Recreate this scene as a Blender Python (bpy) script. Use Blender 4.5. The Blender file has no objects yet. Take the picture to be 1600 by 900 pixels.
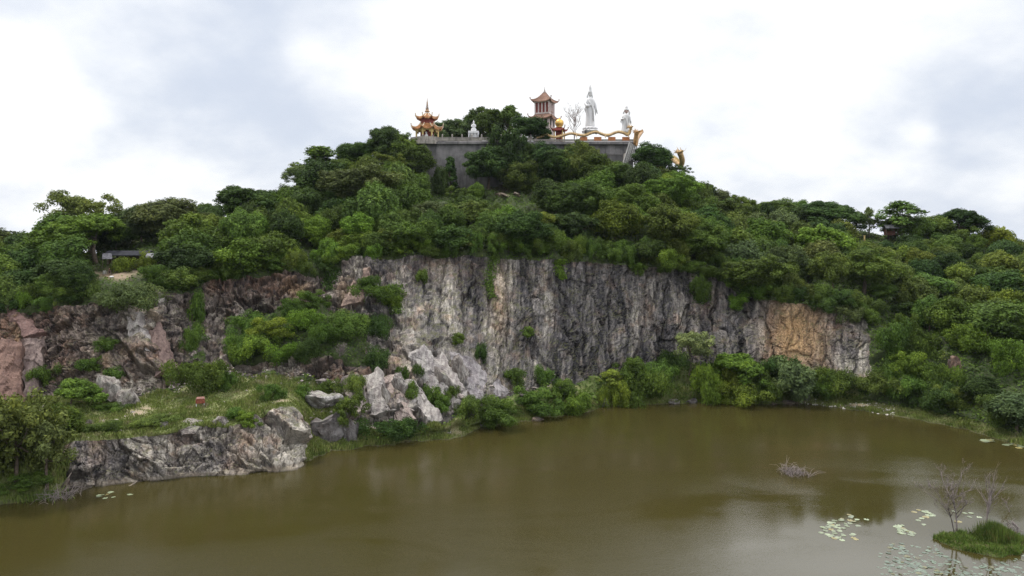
import bpy, bmesh, math, random
import numpy as np
from mathutils import Vector, Matrix
from mathutils.bvhtree import BVHTree
PI = math.pi
rng = np.random.default_rng(7)
random.seed(7)
scene = bpy.context.scene
COL = scene.collection
F, CX, HY, EYE = 1142.0, 800.0, 390.0, 35.0          # focal length in photo pixels, centre, horizon row, eye height


def P(px, py, Y):
    return Vector(((px - CX) / F * Y, Y, EYE - (py - HY) / F * Y))


def water_Y(py):
    return EYE * F / (py - HY)


# ------------------------------------------------------------------ noise
def _h(ix, iy, iz, s):
    n = (ix.astype(np.int64) * 374761393 + iy.astype(np.int64) * 668265263 + iz.astype(np.int64) * 2147483647 + s * 1274126177) & 0xFFFFFFFF
    n = ((n ^ (n >> 13)) * 1274126177) & 0xFFFFFFFF
    n = ((n ^ (n >> 16)) * 2246822519) & 0xFFFFFFFF
    return ((n ^ (n >> 15)) & 0xFFFFFF) / float(0xFFFFFF)


def vnoise(p, s=0):
    f = np.floor(p); t = p - f; t = t * t * (3 - 2 * t)
    ix, iy, iz = f[..., 0], f[..., 1], f[..., 2]
    r = 0
    for a in (0, 1):
        wa = t[..., 0] if a else 1 - t[..., 0]
        for b in (0, 1):
            wb = t[..., 1] if b else 1 - t[..., 1]
            for c in (0, 1):
                wc = t[..., 2] if c else 1 - t[..., 2]
                r = r + wa * wb * wc * _h(ix + a, iy + b, iz + c, s)
    return r * 2 - 1


def fbm(p, octv=4, s=0):
    r, a = 0, 1.0
    for k in range(octv):
        r = r + a * vnoise(p * (2 ** k) + 17.3 * k, s + k); a *= .5
    return r


def facets(p, s=0, ids=False):
    """Broken-rock relief: every Voronoi cell carries its own tilted plane. Returns relief in about -1..1."""
    f = np.floor(p)
    best = np.full(p.shape[:-1], 1e9); out = np.zeros(p.shape[:-1]); cid = np.zeros(p.shape[:-1]); sec = best.copy()
    for a in (-1, 0, 1):
        for b in (-1, 0, 1):
            for c in (-1, 0, 1):
                cx, cy, cz = f[..., 0] + a, f[..., 1] + b, f[..., 2] + c
                dx = p[..., 0] - (cx + _h(cx, cy, cz, s)); dy = p[..., 1] - (cy + _h(cx, cy, cz, s + 1)); dz = p[..., 2] - (cz + _h(cx, cy, cz, s + 2))
                d = dx * dx + dy * dy + dz * dz
                v = (_h(cx, cy, cz, s + 3) - .5) * 1.5 + dx * (_h(cx, cy, cz, s + 4) - .5) * 2.2 + dy * (_h(cx, cy, cz, s + 5) - .5) * 2.2 + dz * (_h(cx, cy, cz, s + 6) - .5) * 2.2
                m = d < best
                sec = np.where(m, best, np.minimum(sec, d))
                best = np.where(m, d, best); out = np.where(m, v, out); cid = np.where(m, _h(cx, cy, cz, s + 9), cid)
    return (out, cid, np.sqrt(sec) - np.sqrt(best)) if ids else out


def sstep(a, b, x):
    t = np.clip((x - a) / (b - a), 0, 1)
    return t * t * (3 - 2 * t)


# ------------------------------------------------------------------ nodes
class NT:
    def __init__(s, tree):
        s.t = tree; tree.nodes.clear()

    def n(s, typ, ins=None, **props):
        nd = s.t.nodes.new('ShaderNode' + typ)
        for k, v in props.items():
            setattr(nd, k, v)
        for k, v in (ins or {}).items():
            i = nd.inputs[k]
            if isinstance(v, bpy.types.NodeSocket):
                s.t.links.new(v, i)
            else:
                i.default_value = v
        return nd

    def math(s, op, a, b=0.0, clamp=False):
        return s.n('Math', {0: a, 1: b}, operation=op, use_clamp=clamp).outputs[0]

    def mix(s, f, a, b, blend='MIX'):
        nd = s.n('Mix', data_type='RGBA', blend_type=blend)
        for i, v in ((0, f), (6, a), (7, b)):
            if isinstance(v, bpy.types.NodeSocket):
                s.t.links.new(v, nd.inputs[i])
            else:
                nd.inputs[i].default_value = v if i == 0 else (*v, 1) if len(v) == 3 else v
        return nd.outputs[2]

    def ramp(s, v, a, b, lo=0.0, hi=1.0):
        return s.n('MapRange', {0: v, 1: a, 2: b, 3: lo, 4: hi}, interpolation_type='SMOOTHSTEP').outputs[0]

    def noise(s, vec, scale, detail=4, rough=.55, sc=None, dist=0.0):
        if sc:
            vec = s.n('Mapping', {'Vector': vec, 'Scale': sc}).outputs[0]
        return s.n('TexNoise', {'Vector': vec, 'Scale': scale, 'Detail': detail, 'Roughness': rough, 'Distortion': dist}).outputs[0]

    def attr(s, name):
        return s.n('Attribute', attribute_name=name).outputs['Fac']

    def out(s, sh, disp=None):
        o = s.n('OutputMaterial', {'Surface': sh})
        return o


def new_mat(name):
    m = bpy.data.materials.new(name); m.use_nodes = True
    return m, NT(m.node_tree)


def simple_mat(name, col, rough=.7, var=.18, scale=1.5, metal=0.0, streak=0.0, spec=.3):
    m, t = new_mat(name)
    co = t.n('TexCoord').outputs['Object']
    n1 = t.noise(co, scale, 5)
    c = t.mix(t.ramp(n1, .3, .7), tuple(x * (1 - var) for x in col), tuple(min(1, x * (1 + var)) for x in col))
    if streak:
        n2 = t.noise(co, 1.0, 4, sc=(2.2, 2.2, .12))
        c = t.mix(t.math('MULTIPLY', t.ramp(n2, .48, .7), streak), c, tuple(x * .35 for x in col))
    b = t.n('BsdfPrincipled', {'Base Color': c, 'Roughness': rough, 'Metallic': metal, 'Specular IOR Level': spec})
    t.out(b.outputs[0])
    return m


def leaf_mat(name, use_obj=True, col=(.05, .08, .02), hue=(.1, .105, .02), trans=.22):
    m, t = new_mat(name)
    base = t.n('ObjectInfo').outputs['Color'] if use_obj else t.n('RGB').outputs[0]
    if not use_obj:
        base.default_value = (*col, 1)
    r, tone = t.attr('rnd'), t.attr('tone')
    v = t.math('ADD', t.math('MULTIPLY', r, .7), t.math('MULTIPLY', tone, .8))        # .. 0..1.37
    v = t.math('ADD', v, .30)
    c = t.mix(1.0, base, t.n('CombineXYZ', {0: v, 1: v, 2: v}).outputs[0], 'MULTIPLY')
    warm = t.mix(1.0, c, (1.2, 1.05, .75), 'MULTIPLY')
    c = t.mix(t.ramp(tone, .45, 1.0, 0, .8), c, warm)
    p = t.n('BsdfPrincipled', {'Base Color': c, 'Roughness': .7, 'Specular IOR Level': .1})
    tr = t.n('BsdfTranslucent', {'Color': t.mix(1.0, c, (1.25, 1.25, .7), 'MULTIPLY')})
    mx = t.n('MixShader', {0: trans, 1: p.outputs[0], 2: tr.outputs[0]})
    t.out(mx.outputs[0])
    return m


# ------------------------------------------------------------------ mesh helpers
def vec_attr(me, name, arr):
    a = me.attributes.new(name, 'FLOAT_VECTOR', 'POINT'); a.data.foreach_set('vector', np.asarray(arr, np.float32).ravel())


def mesh_np(name, V, Fq, attrs=None, fattrs=None, smooth=False, k=None):
    V = np.asarray(V, np.float32).reshape(-1, 3); Fq = np.asarray(Fq, np.int32)
    k = Fq.shape[1]; nf = len(Fq)
    me = bpy.data.meshes.new(name)
    me.vertices.add(len(V)); me.vertices.foreach_set('co', V.ravel())
    me.loops.add(nf * k); me.loops.foreach_set('vertex_index', Fq.ravel())
    me.polygons.add(nf); me.polygons.foreach_set('loop_start', np.arange(0, nf * k, k, dtype=np.int32))
    me.polygons.foreach_set('use_smooth', np.full(nf, smooth))
    for dom, d in (('POINT', attrs), ('FACE', fattrs)):
        for an, av in (d or {}).items():
            a = me.attributes.new(an, 'FLOAT', dom); a.data.foreach_set('value', np.asarray(av, np.float32).ravel())
    me.update(calc_edges=True)
    return me


def link(name, me, mat=None, parent=None, loc=None):
    o = bpy.data.objects.new(name, me); COL.objects.link(o)
    if mat is not None and me is not None and not me.materials:
        me.materials.append(mat)
    if parent is not None:
        o.parent = parent
    if loc is not None:
        o.location = loc
    return o


def tag(o, label=None, cat=None, group=None, kind=None):
    if label: o['label'] = label
    if cat: o['category'] = cat
    if group: o['group'] = group
    if kind: o['kind'] = kind
    return o


def empty(name, loc, rz=0, label=None, cat=None, group=None):
    o = bpy.data.objects.new(name, None); COL.objects.link(o)
    o.empty_display_size = .5
    o.location = loc; o.rotation_euler = (0, 0, rz)
    return tag(o, label, cat, group)


class MB:
    """Collects boxes, tubes, lathes and lofts into one mesh."""
    def __init__(s):
        s.bm = bmesh.new()

    def box(s, c, size, rz=0, rx=0, bev=0.0):
        M = Matrix.Translation(c) @ Matrix.Rotation(rz, 4, 'Z') @ Matrix.Rotation(rx, 4, 'X') @ Matrix.Diagonal((*size, 1))
        g = bmesh.ops.create_cube(s.bm, size=1, matrix=M)
        if bev:
            ed = list({e for v in g['verts'] for e in v.link_edges})
            bmesh.ops.bevel(s.bm, geom=ed, offset=bev, segments=1, affect='EDGES')
        return s

    def rings(s, rings, close_a=True, close_b=True, loop=True):
        rs = [[s.bm.verts.new(p) for p in r] for r in rings]
        n = len(rs[0])
        for a, b in zip(rs, rs[1:]):
            for i in range(n if loop else n - 1):
                j = (i + 1) % n
                try: s.bm.faces.new((a[i], a[j], b[j], b[i]))
                except ValueError: pass
        if loop and close_a: s.bm.faces.new(rs[0][::-1])
        if loop and close_b: s.bm.faces.new(rs[-1])
        return s

    def lathe(s, prof, n=16, c=(0, 0, 0), sx=1, sy=1, rz=0):
        c = Vector(c)
        return s.rings([[c + Vector((r * sx * math.cos(rz + 2 * PI * i / n), r * sy * math.sin(rz + 2 * PI * i / n), z)) for i in range(n)] for r, z in prof])

    def tube(s, pts, rad, n=8):
        pts = [Vector(p) for p in pts]
        if not hasattr(rad, '__len__'): rad = [rad] * len(pts)
        rings = []; up = None
        for i, p in enumerate(pts):
            d = (pts[min(i + 1, len(pts) - 1)] - pts[max(i - 1, 0)]).normalized()
            if up is None:
                up = Vector((0, 0, 1)) if abs(d.z) < .9 else Vector((0, 1, 0))
            a = d.cross(up)
            if a.length < 1e-4: a = d.cross(Vector((1, .3, 0)))
            a.normalize(); b = a.cross(d).normalized(); up = b
            rings.append([p + (a * math.cos(2 * PI * k / n) + b * math.sin(2 * PI * k / n)) * rad[i] for k in range(n)])
        return s.rings(rings)

    def cone(s, a, b, r, n=6):
        return s.tube([a, Vector(a).lerp(Vector(b), .5), b], [r, r * .6, r * .04], n)

    def ball(s, c, r, sub=2, sc=(1, 1, 1)):
        M = Matrix.Translation(c) @ Matrix.Diagonal((r * sc[0], r * sc[1], r * sc[2], 1))
        bmesh.ops.create_icosphere(s.bm, subdivisions=sub, radius=1, matrix=M)
        return s

    def build(s, name, mat, parent=None, loc=None, smooth=False):
        me = bpy.data.meshes.new(name)
        bmesh.ops.recalc_face_normals(s.bm, faces=s.bm.faces)
        s.bm.to_mesh(me); s.bm.free()
        if smooth:
            me.polygons.foreach_set('use_smooth', np.full(len(me.polygons), True))
        return link(name, me, mat, parent, loc)


def unit(a):
    return a / np.maximum(np.linalg.norm(a, axis=-1, keepdims=True), 1e-6)


def leaf_geo(Pn, N, size, r, aspect=.55):
    """A rhombic leaf spray at each point, facing its normal."""
    n = len(Pn)
    N = unit(N); a = unit(np.cross(N, unit(r.normal(size=(n, 3))))); b = np.cross(N, a)
    L = (size * r.uniform(.65, 1.35, n))[:, None] if np.isscalar(size) else (size * r.uniform(.65, 1.35, n))[:, None]
    W = L * aspect
    V = np.stack([Pn + a * L, Pn + b * W + N * L * .12, Pn - a * L, Pn - b * W - N * L * .12], 1).reshape(-1, 3)
    return V, np.arange(n * 4, dtype=np.int32).reshape(-1, 4)


def leaf_mesh(name, Pn, N, size, r, tone, aspect=.55):
    V, Fq = leaf_geo(Pn, N, size, r, aspect)
    return mesh_np(name, V, Fq, fattrs={'rnd': r.uniform(0, 1, len(Pn)), 'tone': tone})


# ------------------------------------------------------------------ terrain
dense = np.arange(-70, 1672, 1.7)
cols = np.concatenate([np.arange(-1700, -70, 30), dense, np.arange(1690, 3400, 30)])


def tab(rows, sm=9):
    r = np.array(rows, float)
    out = []
    for j in range(1, r.shape[1]):
        v = np.interp(cols, r[:, 0], r[:, j])
        fine = np.interp(np.arange(-120, 1720, 2.0), r[:, 0], r[:, j])
        hw_ = int(1.5 * sm); k = np.exp(-.5 * (2 * np.arange(-hw_, hw_ + 1) / sm) ** 2); k /= k.sum()
        pad = len(k) // 2
        fs = np.convolve(np.pad(fine, pad, mode='edge'), k, 'valid')
        ins = (cols > -90) & (cols < 1690)
        v[ins] = np.interp(cols[ins], np.arange(-120, 1720, 2.0), fs)
        out.append(v)
    return out


S, = tab([(-1700, 900), (-400, 815), (0, 787), (60, 779), (115, 765), (200, 753), (250, 749), (300, 743), (400, 741), (470, 734), (484, 722), (520, 711), (560, 704), (620, 698),
          (690, 691), (722, 686), (745, 673), (800, 665), (860, 655), (920, 646), (945, 638), (1000, 633), (1100, 631), (1200, 633), (1260, 632), (1300, 638), (1380, 649),
          (1450, 661), (1530, 681), (1600, 701), (2000, 800), (3400, 900)], 6)
Ys = EYE * F / (S - HY)
Rp, Rd = tab([(-1700, 780, 5), (-400, 720, 5), (0, 692, 4), (115, 690, 3), (200, 684, 2.5), (260, 676, 3), (300, 664, 4), (330, 663, 4), (360, 666, 5), (400, 654, 6), (430, 640, 8), (450, 632, 9), (468, 644, 9),
              (486, 690, 8), (520, 692, 6), (545, 692, 4), (575, 690, 4), (620, 686, 4), (700, 677, 4), (750, 661, 4), (800, 653, 4), (860, 646, 4), (920, 638, 3), (1000, 625, 2.2),
              (1100, 624, 2.2), (1200, 627, 2.2), (1260, 624, 3), (1300, 622, 5.5), (1380, 631, 6), (1450, 643, 6), (1530, 662, 6), (1600, 680, 5), (2000, 785, 3), (3400, 880, 4)], 6)
RY = Ys + Rd
Bp, BY = tab([(-1700, 640, 138), (0, 628, 138), (100, 620, 138), (200, 622, 138), (260, 612, 140), (300, 600, 142), (350, 590, 143), (400, 588, 143), (450, 590, 143), (500, 592, 143), (540, 602, 142),
              (580, 640, 138), (620, 655, 136), (660, 655, 138), (700, 645, 141), (740, 635, 146), (780, 625, 151), (820, 615, 157), (870, 605, 163), (930, 594, 170), (980, 578, 175), (1050, 573, 177),
              (1120, 575, 176), (1190, 574, 173), (1250, 582, 170), (1300, 591, 167), (1350, 593, 165), (1400, 602, 162), (1500, 612, 152), (1600, 632, 145), (2000, 700, 118), (3400, 800, 110)])
Lp, LY = tab([(-1700, 600, 146), (290, 562, 145), (350, 566, 146), (400, 566, 146.5), (500, 562, 146.5), (560, 570, 147), (600, 588, 146), (640, 610, 145), (3400, 600, 146)])
Kp, KY = tab([(-1700, 500, 157), (290, 500, 157), (350, 502, 158), (400, 492, 159), (450, 474, 161), (500, 478, 161), (560, 492, 160), (600, 512, 158), (640, 530, 156), (3400, 520, 157)])
Tp, TY = tab([(-1700, 495, 150), (0, 488, 150), (60, 488, 150), (120, 478, 150), (200, 465, 151), (240, 450, 154), (280, 466, 156), (320, 440, 162), (400, 432, 166), (450, 427, 168), (500, 430, 170),
              (530, 420, 171), (560, 403, 173), (650, 400, 176), (760, 402, 179), (850, 405, 183), (950, 412, 187), (1050, 418, 189), (1110, 430, 189), (1150, 458, 186), (1200, 470, 181),
              (1250, 474, 179), (1300, 482, 177), (1350, 500, 175), (1400, 530, 171), (1500, 542, 163), (1600, 560, 156), (2000, 600, 130), (3400, 650, 125)])
Cp, CY = tab([(-1700, 430, 220), (-400, 420, 200), (0, 408, 190), (100, 402, 188), (160, 404, 186), (200, 398, 190), (260, 372, 200), (330, 347, 215), (420, 337, 230), (480, 298, 245), (560, 272, 250),
              (620, 268, 252), (650, 290, 253), (700, 300, 254), (850, 296, 254), (980, 284, 254), (1010, 274, 256), (1060, 292, 258), (1100, 324, 262), (1140, 336, 262), (1200, 350, 262),
              (1300, 366, 260), (1400, 372, 258), (1450, 379, 255), (1500, 386, 250), (1600, 407, 240), (2000, 430, 220), (3400, 450, 220)])
zf = lambda py, Y: EYE - (py - HY) / F * Y
wl = sstep(285, 312, cols) * (1 - sstep(590, 650, cols))          # where the cliff has its green ledge
Rz, Bz, Tz, Cz = zf(Rp, RY), zf(Bp, BY), zf(Tp, TY), zf(Cp, CY)
Lz, Kz = zf(Lp, LY), zf(Kp, KY)
l1Y, l1z, k1Y, k1z = BY + (TY - BY) * .33, Bz + (Tz - Bz) * .33, BY + (TY - BY) * .67, Bz + (Tz - Bz) * .67
LY, Lz, KY, Kz = LY * wl + l1Y * (1 - wl), Lz * wl + l1z * (1 - wl), KY * wl + k1Y * (1 - wl), Kz * wl + k1z * (1 - wl)
MY = TY + (CY - TY) * .5
Mz = Tz + (Cz - Tz) * .52
hutw = np.exp(-((cols - 205) / 60) ** 2)
Mz = Mz * (1 - hutw) + 31.2 * hutw; MY = MY * (1 - hutw) + 171 * hutw
ctrl = [(Ys - 10, np.full_like(Ys, -4.0)), (Ys - .8, np.full_like(Ys, -.5)), (RY, Rz), (BY, Bz), (LY, Lz), (KY, Kz), (TY, Tz), (MY, Mz), (CY, Cz), (CY + 45, Cz - 7), (CY + 120, np.full_like(Cz, 6.0)), (CY + 420, np.full_like(Cz, -3.9))]
seg = [3, 46, 34, 46, 46, 46, 40, 40, 14, 8, 4]
rowY, rowZ, rowU = [], [], []
for k, n in enumerate(seg):
    for i in range(n):
        t = i / n
        rowY.append(ctrl[k][0] * (1 - t) + ctrl[k + 1][0] * t); rowZ.append(ctrl[k][1] * (1 - t) + ctrl[k + 1][1] * t); rowU.append(k + t)
rowY.append(ctrl[-1][0]); rowZ.append(ctrl[-1][1]); rowU.append(float(len(seg)))
GY, GZ = np.stack(rowY, 1), np.stack(rowZ, 1)           # [col,row]
U = np.array(rowU)[None, :] * np.ones_like(GY)
GX = (cols[:, None] - CX) / F * GY
base = np.stack([GX, GY, GZ], -1)
PX = cols[:, None] * np.ones_like(GY)
PYI = HY + (EYE - GZ) / GY * F
nrm = unit(np.cross(np.gradient(base, axis=0), np.gradient(base, axis=1)))
nrm = nrm * np.sign(nrm[..., 2:3] + 1e-3 - nrm[..., 1:2] * .5)
# where bare rock shows
edge = 12 * fbm(base * np.array([.12, .12, .12]), 3, 5)
rk_low = sstep(1.02, 1.12, U) * (1 - sstep(1.9, 2.06, U)) * sstep(85, 120, PX + edge) * (1 - sstep(474, 488, PX + edge * .3))
up = sstep(2.93, 3.04, U) * (1 - sstep(5.93, 6.04, U)) * (1 - sstep(1348, 1374, PX + edge))
ledge = sstep(3.9, 4.05, U) * (1 - sstep(4.9, 5.02, U)) * sstep(335, 362, PX + edge) * (1 - sstep(545, 590, PX + edge))
gap = np.exp(-((PX + edge * 1.2 - 302) / 13) ** 2) * sstep(3, 3.3, U) * sstep(-.05, .5, fbm(base * .3, 3, 58))
slab_sh = sstep(2.2, 2.5, U) * sstep(530, 555, PX) * (1 - sstep(760, 800, PX + edge)) * (U < 3.2)
rock = np.clip(np.maximum(np.maximum(rk_low, up * (1 - ledge) * (1 - gap)), slab_sh), 0, 1)
gw = sstep(.9, 1.2, U)
left = 1 - sstep(560, 700, PX)
q = base
c35, s35 = math.cos(.75), math.sin(.75)
qr = np.stack([q[..., 0] * c35 - q[..., 2] * s35, q[..., 1], q[..., 0] * s35 + q[..., 2] * c35], -1)       # joints that dip to the side
slabw = np.maximum(np.exp(-((PX - 660) / 90) ** 2) * sstep(500, 560, PYI), np.exp(-((PX - 225) / 70) ** 2))
slabw = np.maximum(slabw, np.exp(-((PX - 430) / 70) ** 2) * (U < 2.2))
warp = np.stack([fbm(q * .22, 4, 201), fbm(q * .22, 4, 211), fbm(q * .22, 4, 221)], -1)
foot = np.where(U < 2.2, (Ys + 2)[:, None], BY[:, None])
qs = np.stack([(cols[:, None] - CX) / F * foot, foot * np.ones_like(GY), GZ], -1)
wv = qs + warp * np.array([1.0, .5, 3.0]); wq = q + warp * np.array([1.3, 1.0, 1.6]); wqr = qr + warp * .8
v1, i1, e1 = facets(wv * np.array([.22, .22, .045]), 1, True); v2, i2, e2 = facets(wv * np.array([.6, .5, .17]), 11, True); v3, i3, e3 = facets(wv * np.array([1.5, 1.3, .6]), 21, True)
vert = v1 * 1.1 + v2 * .55 + v3 * .18 + facets(wq * np.array([.12, .12, .07]), 301) * .7 + facets(wqr * np.array([.5, .5, .3]), 311) * .16
d1, j1, f1 = facets(wqr * np.array([.07, .2, .2]), 31, True); d2, j2, f2 = facets(wqr * np.array([.2, .4, .55]), 41, True); d3, j3, f3 = facets(wqr * np.array([.6, .9, 1.4]), 51, True)
diag = d1 * 2.0 + d2 * .85 + d3 * .3
c1, k1_, g1 = facets(wq * np.array([.2, .2, .17]), 61, True); c2, k2_, g2 = facets(wq * np.array([.55, .55, .42]), 71, True); c3, k3_, g3 = facets(wq * np.array([1.4, 1.4, 1.1]), 81, True)
chunk = c1 * 1.7 + c2 * .8 + c3 * .34
ck = lambda a, b, c: np.minimum(np.minimum(sstep(.0, .10, a), .25 + .75 * sstep(0, .14, b)), .5 + .5 * sstep(0, .2, c))
crk = ck(e1, e2, e3) * (1 - left) + ck(g1, g2, g3) * left
crk = crk * (1 - slabw) + ck(f1, f2, f3) * slabw
cell = (i1 * .3 + i2 * .4 + i3 * .3) * (1 - left) + (k1_ * .3 + k2_ * .4 + k3_ * .3) * left
cell = cell * (1 - slabw) + (j1 * .3 + j2 * .4 + j3 * .3) * slabw
rel = vert * (1 - left) + chunk * left
rel = rel * (1 - slabw) + diag * slabw
amp = .56 + .5 * left
amp = amp * (1 - .6 * np.exp(-((PX - 1245) / 48) ** 2) * (PYI > 470) - .6 * np.exp(-((PX - 20) / 45) ** 2) * (U > 2.9))
amp = amp * np.where(U < 2.1, .95 * (1 - .55 * np.exp(-((PX - 170) / 45) ** 2)), 1)
fade = sstep(1.0, 1.25, U)
rock_d = (rel * amp - (.34 + .2 * left) * (1 - crk)) * rock * fade + fbm(q * .35, 5, 3) * .22 * rock
lump = np.maximum(0, fbm(q * np.array([.28, .28, .28]), 3, 91) + .35)
hillw = (1 - rock) * gw * sstep(1.9, 2.1, U)
bench = hillw * (1 - sstep(2.8, 3.0, U)) * (PX < 565)
soft_d = hillw * (1 - bench) * (lump * np.where(PX > 1120, 2.3, 1.9)) + bench * fbm(q * .3, 3, 92) * .35 + (1 - rock) * fbm(q * .5, 3, 93) * .18 * gw
hz = np.exp(-((PX - 205) / 48) ** 2) * np.exp(-((U - 6.9) / .45) ** 2)
soft_d = soft_d * (1 - hz)
nb = nrm.copy()
V = base + nb * (rock_d + soft_d)[..., None]
nc, nr = GY.shape


def gauss(lst):
    r = np.zeros_like(PX)
    for x, y, rx, ry, a in lst:
        r = np.maximum(r, a * np.exp(-((PX - x) / rx) ** 2 - ((PYI - y) / ry) ** 2))
    return r


attrs = {
    'yel': gauss([(1240, 520, 34, 60, 1.2), (1262, 520, 26, 55, .9), (1218, 560, 18, 40, .55), (1280, 545, 18, 50, .5), (26, 545, 7, 40, .5), (165, 565, 8, 20, .5), (462, 452, 20, 12, .6), (540, 460, 14, 16, .4), (780, 470, 14, 60, .4)]),
    'rust': gauss([(1205, 545, 18, 60, .7), (1225, 575, 25, 45, .8), (12, 520, 45, 60, .7), (45, 500, 30, 30, .6), (335, 440, 40, 25, .7), (420, 440, 50, 25, .7), (230, 560, 40, 20, .7), (260, 590, 16, 40, .5), (80, 490, 45, 30, .6),
                   (110, 560, 40, 50, .45), (530, 590, 40, 30, .75), (615, 590, 22, 50, .6), (380, 700, 22, 40, .6), (150, 700, 16, 40, .45), (690, 420, 60, 18, .4), (1300, 500, 30, 30, .5), (1100, 470, 20, 30, .35), (1010, 490, 8, 25, .5)]),
    'pale': gauss([(640, 480, 30, 50, .75), (690, 470, 40, 50, .4), (740, 590, 50, 50, .8), (700, 560, 30, 60, .6), (660, 600, 40, 40, .5), (785, 440, 26, 40, .6), (760, 520, 30, 50, .35), (600, 620, 30, 50, .9), (575, 640, 20, 30, .8), (820, 590, 30, 35, .5), (1085, 480, 24, 40, .6),
                   (955, 520, 9, 30, .7), (1015, 500, 10, 40, .4), (445, 690, 40, 56, 1.2), (385, 690, 20, 36, .7), (345, 672, 20, 14, .9), (400, 705, 60, 34, .8), (440, 580, 60, 14, .6), (370, 582, 50, 14, .5), (520, 582, 40, 14, .5), (280, 700, 36, 36, .5), (235, 700, 14, 40, .4), (110, 520, 40, 20, .4), (250, 580, 20, 40, .5), (1330, 575, 14, 16, .8), (500, 630, 30, 18, .9), (320, 670, 40, 24, .6), (218, 535, 24, 60, 1.1), (180, 470, 20, 30, .4), (130, 500, 14, 30, .5), (240, 460, 14, 30, .7), (205, 700, 12, 30, .5), (300, 720, 60, 30, .3), (1190, 520, 14, 30, .5),
                   (560, 440, 16, 30, .6), (480, 690, 18, 40, .6), (612, 600, 34, 60, 1.2), (645, 560, 30, 60, 1.0), (672, 620, 40, 40, .9), (640, 640, 24, 24, .8), (355, 585, 12, 20, .7)]),
    'dark': gauss([(920, 520, 50, 110, .85), (965, 500, 22, 110, .8), (870, 560, 40, 60, .5), (1000, 560, 60, 40, .55), (1060, 560, 60, 60, .4), (1115, 540, 22, 70, .7), (168, 715, 26, 30, .75), (320, 715, 22, 26, .6), (120, 730, 30, 40, .4), (740, 440, 24, 40, .4),
                   (40, 590, 14, 50, .7), (1322, 535, 16, 26, 1), (345, 700, 10, 40, .7), (270, 705, 18, 30, .5), (150, 700, 40, 40, .6), (610, 620, 14, 30, .5), (30, 500, 25, 25, .5), (600, 450, 20, 50, .4), (505, 670, 20, 22, .5), (1165, 540, 20, 40, .4)]),
    'warm_': PX * 0, 'warm': (np.clip(1 - sstep(480, 640, PX), 0, 1) * (.42 + .25 * np.exp(-((PX - 10) / 60) ** 2)) + .1) * np.where(U < 2.1, .35, 1),
    'cell': cell, 'left': left, 'crk': crk,
    'lush': np.clip(.5 + .5 * fbm(q * .06, 3, 77), 0, 1),
}
track = gauss([(215, 645, 16, 5, 1), (228, 638, 12, 4, .9), (196, 650, 18, 3, .6), (165, 662, 30, 8, .5), (440, 626, 14, 4, .8), (330, 612, 50, 4, .3), (1340, 634, 34, 3, .9), (1250, 628, 20, 4, .8), (710, 676, 16, 3, .5), (180, 432, 40, 9, 1), (220, 422, 40, 8, .9), (800, 300, 30, 8, .7)])
attrs['soil'] = np.clip(track, 0, 1)
attrs.pop('warm_'); attrs['pale'] = np.clip(attrs['pale'] + np.where(U < 2.1, .28, 0), 0, 1.3)
idx = np.arange(nc * nr).reshape(nc, nr)
quads = np.stack([idx[:-1, :-1], idx[1:, :-1], idx[1:, 1:], idx[:-1, 1:]], -1)
rf = (rock[:-1, :-1] + rock[1:, :-1] + rock[1:, 1:] + rock[:-1, 1:]) / 4
uf, pf = U[:-1, :-1], PX[:-1, :-1]
is_rock = rf > .5
is_hill = ~is_rock & ((uf >= 2.9) | (pf > 1350)) & (uf >= 2.0)
is_bank = ~is_rock & ~is_hill
Vf = V.reshape(-1, 3)
bvh = BVHTree.FromPolygons([tuple(v) for v in Vf.tolist()], [tuple(f) for f in quads.reshape(-1, 4).tolist()])


def ground(X, Y):
    h = bvh.ray_cast(Vector((X, Y, 300)), Vector((0, 0, -1)))
    return h[0].z if h[0] is not None else 0.0


def hit(px, py):
    h = bvh.ray_cast(Vector((0, 0, EYE)), (P(px, py, 100) - Vector((0, 0, EYE))).normalized())
    return h[0], h[1]


def sub_mesh(name, sel, smooth):
    Q = quads[sel]
    u, inv = np.unique(Q, return_inverse=True)
    me = mesh_np(name, Vf[u], inv.reshape(-1, 4), attrs={k: v.reshape(-1)[u] for k, v in attrs.items()}, smooth=smooth)
    vec_attr(me, 'rc', (qs + (V - base) * .5).reshape(-1, 3)[u])
    return me


# rock
m, t = new_mat('quarried_rock'); MROCK = m


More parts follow.
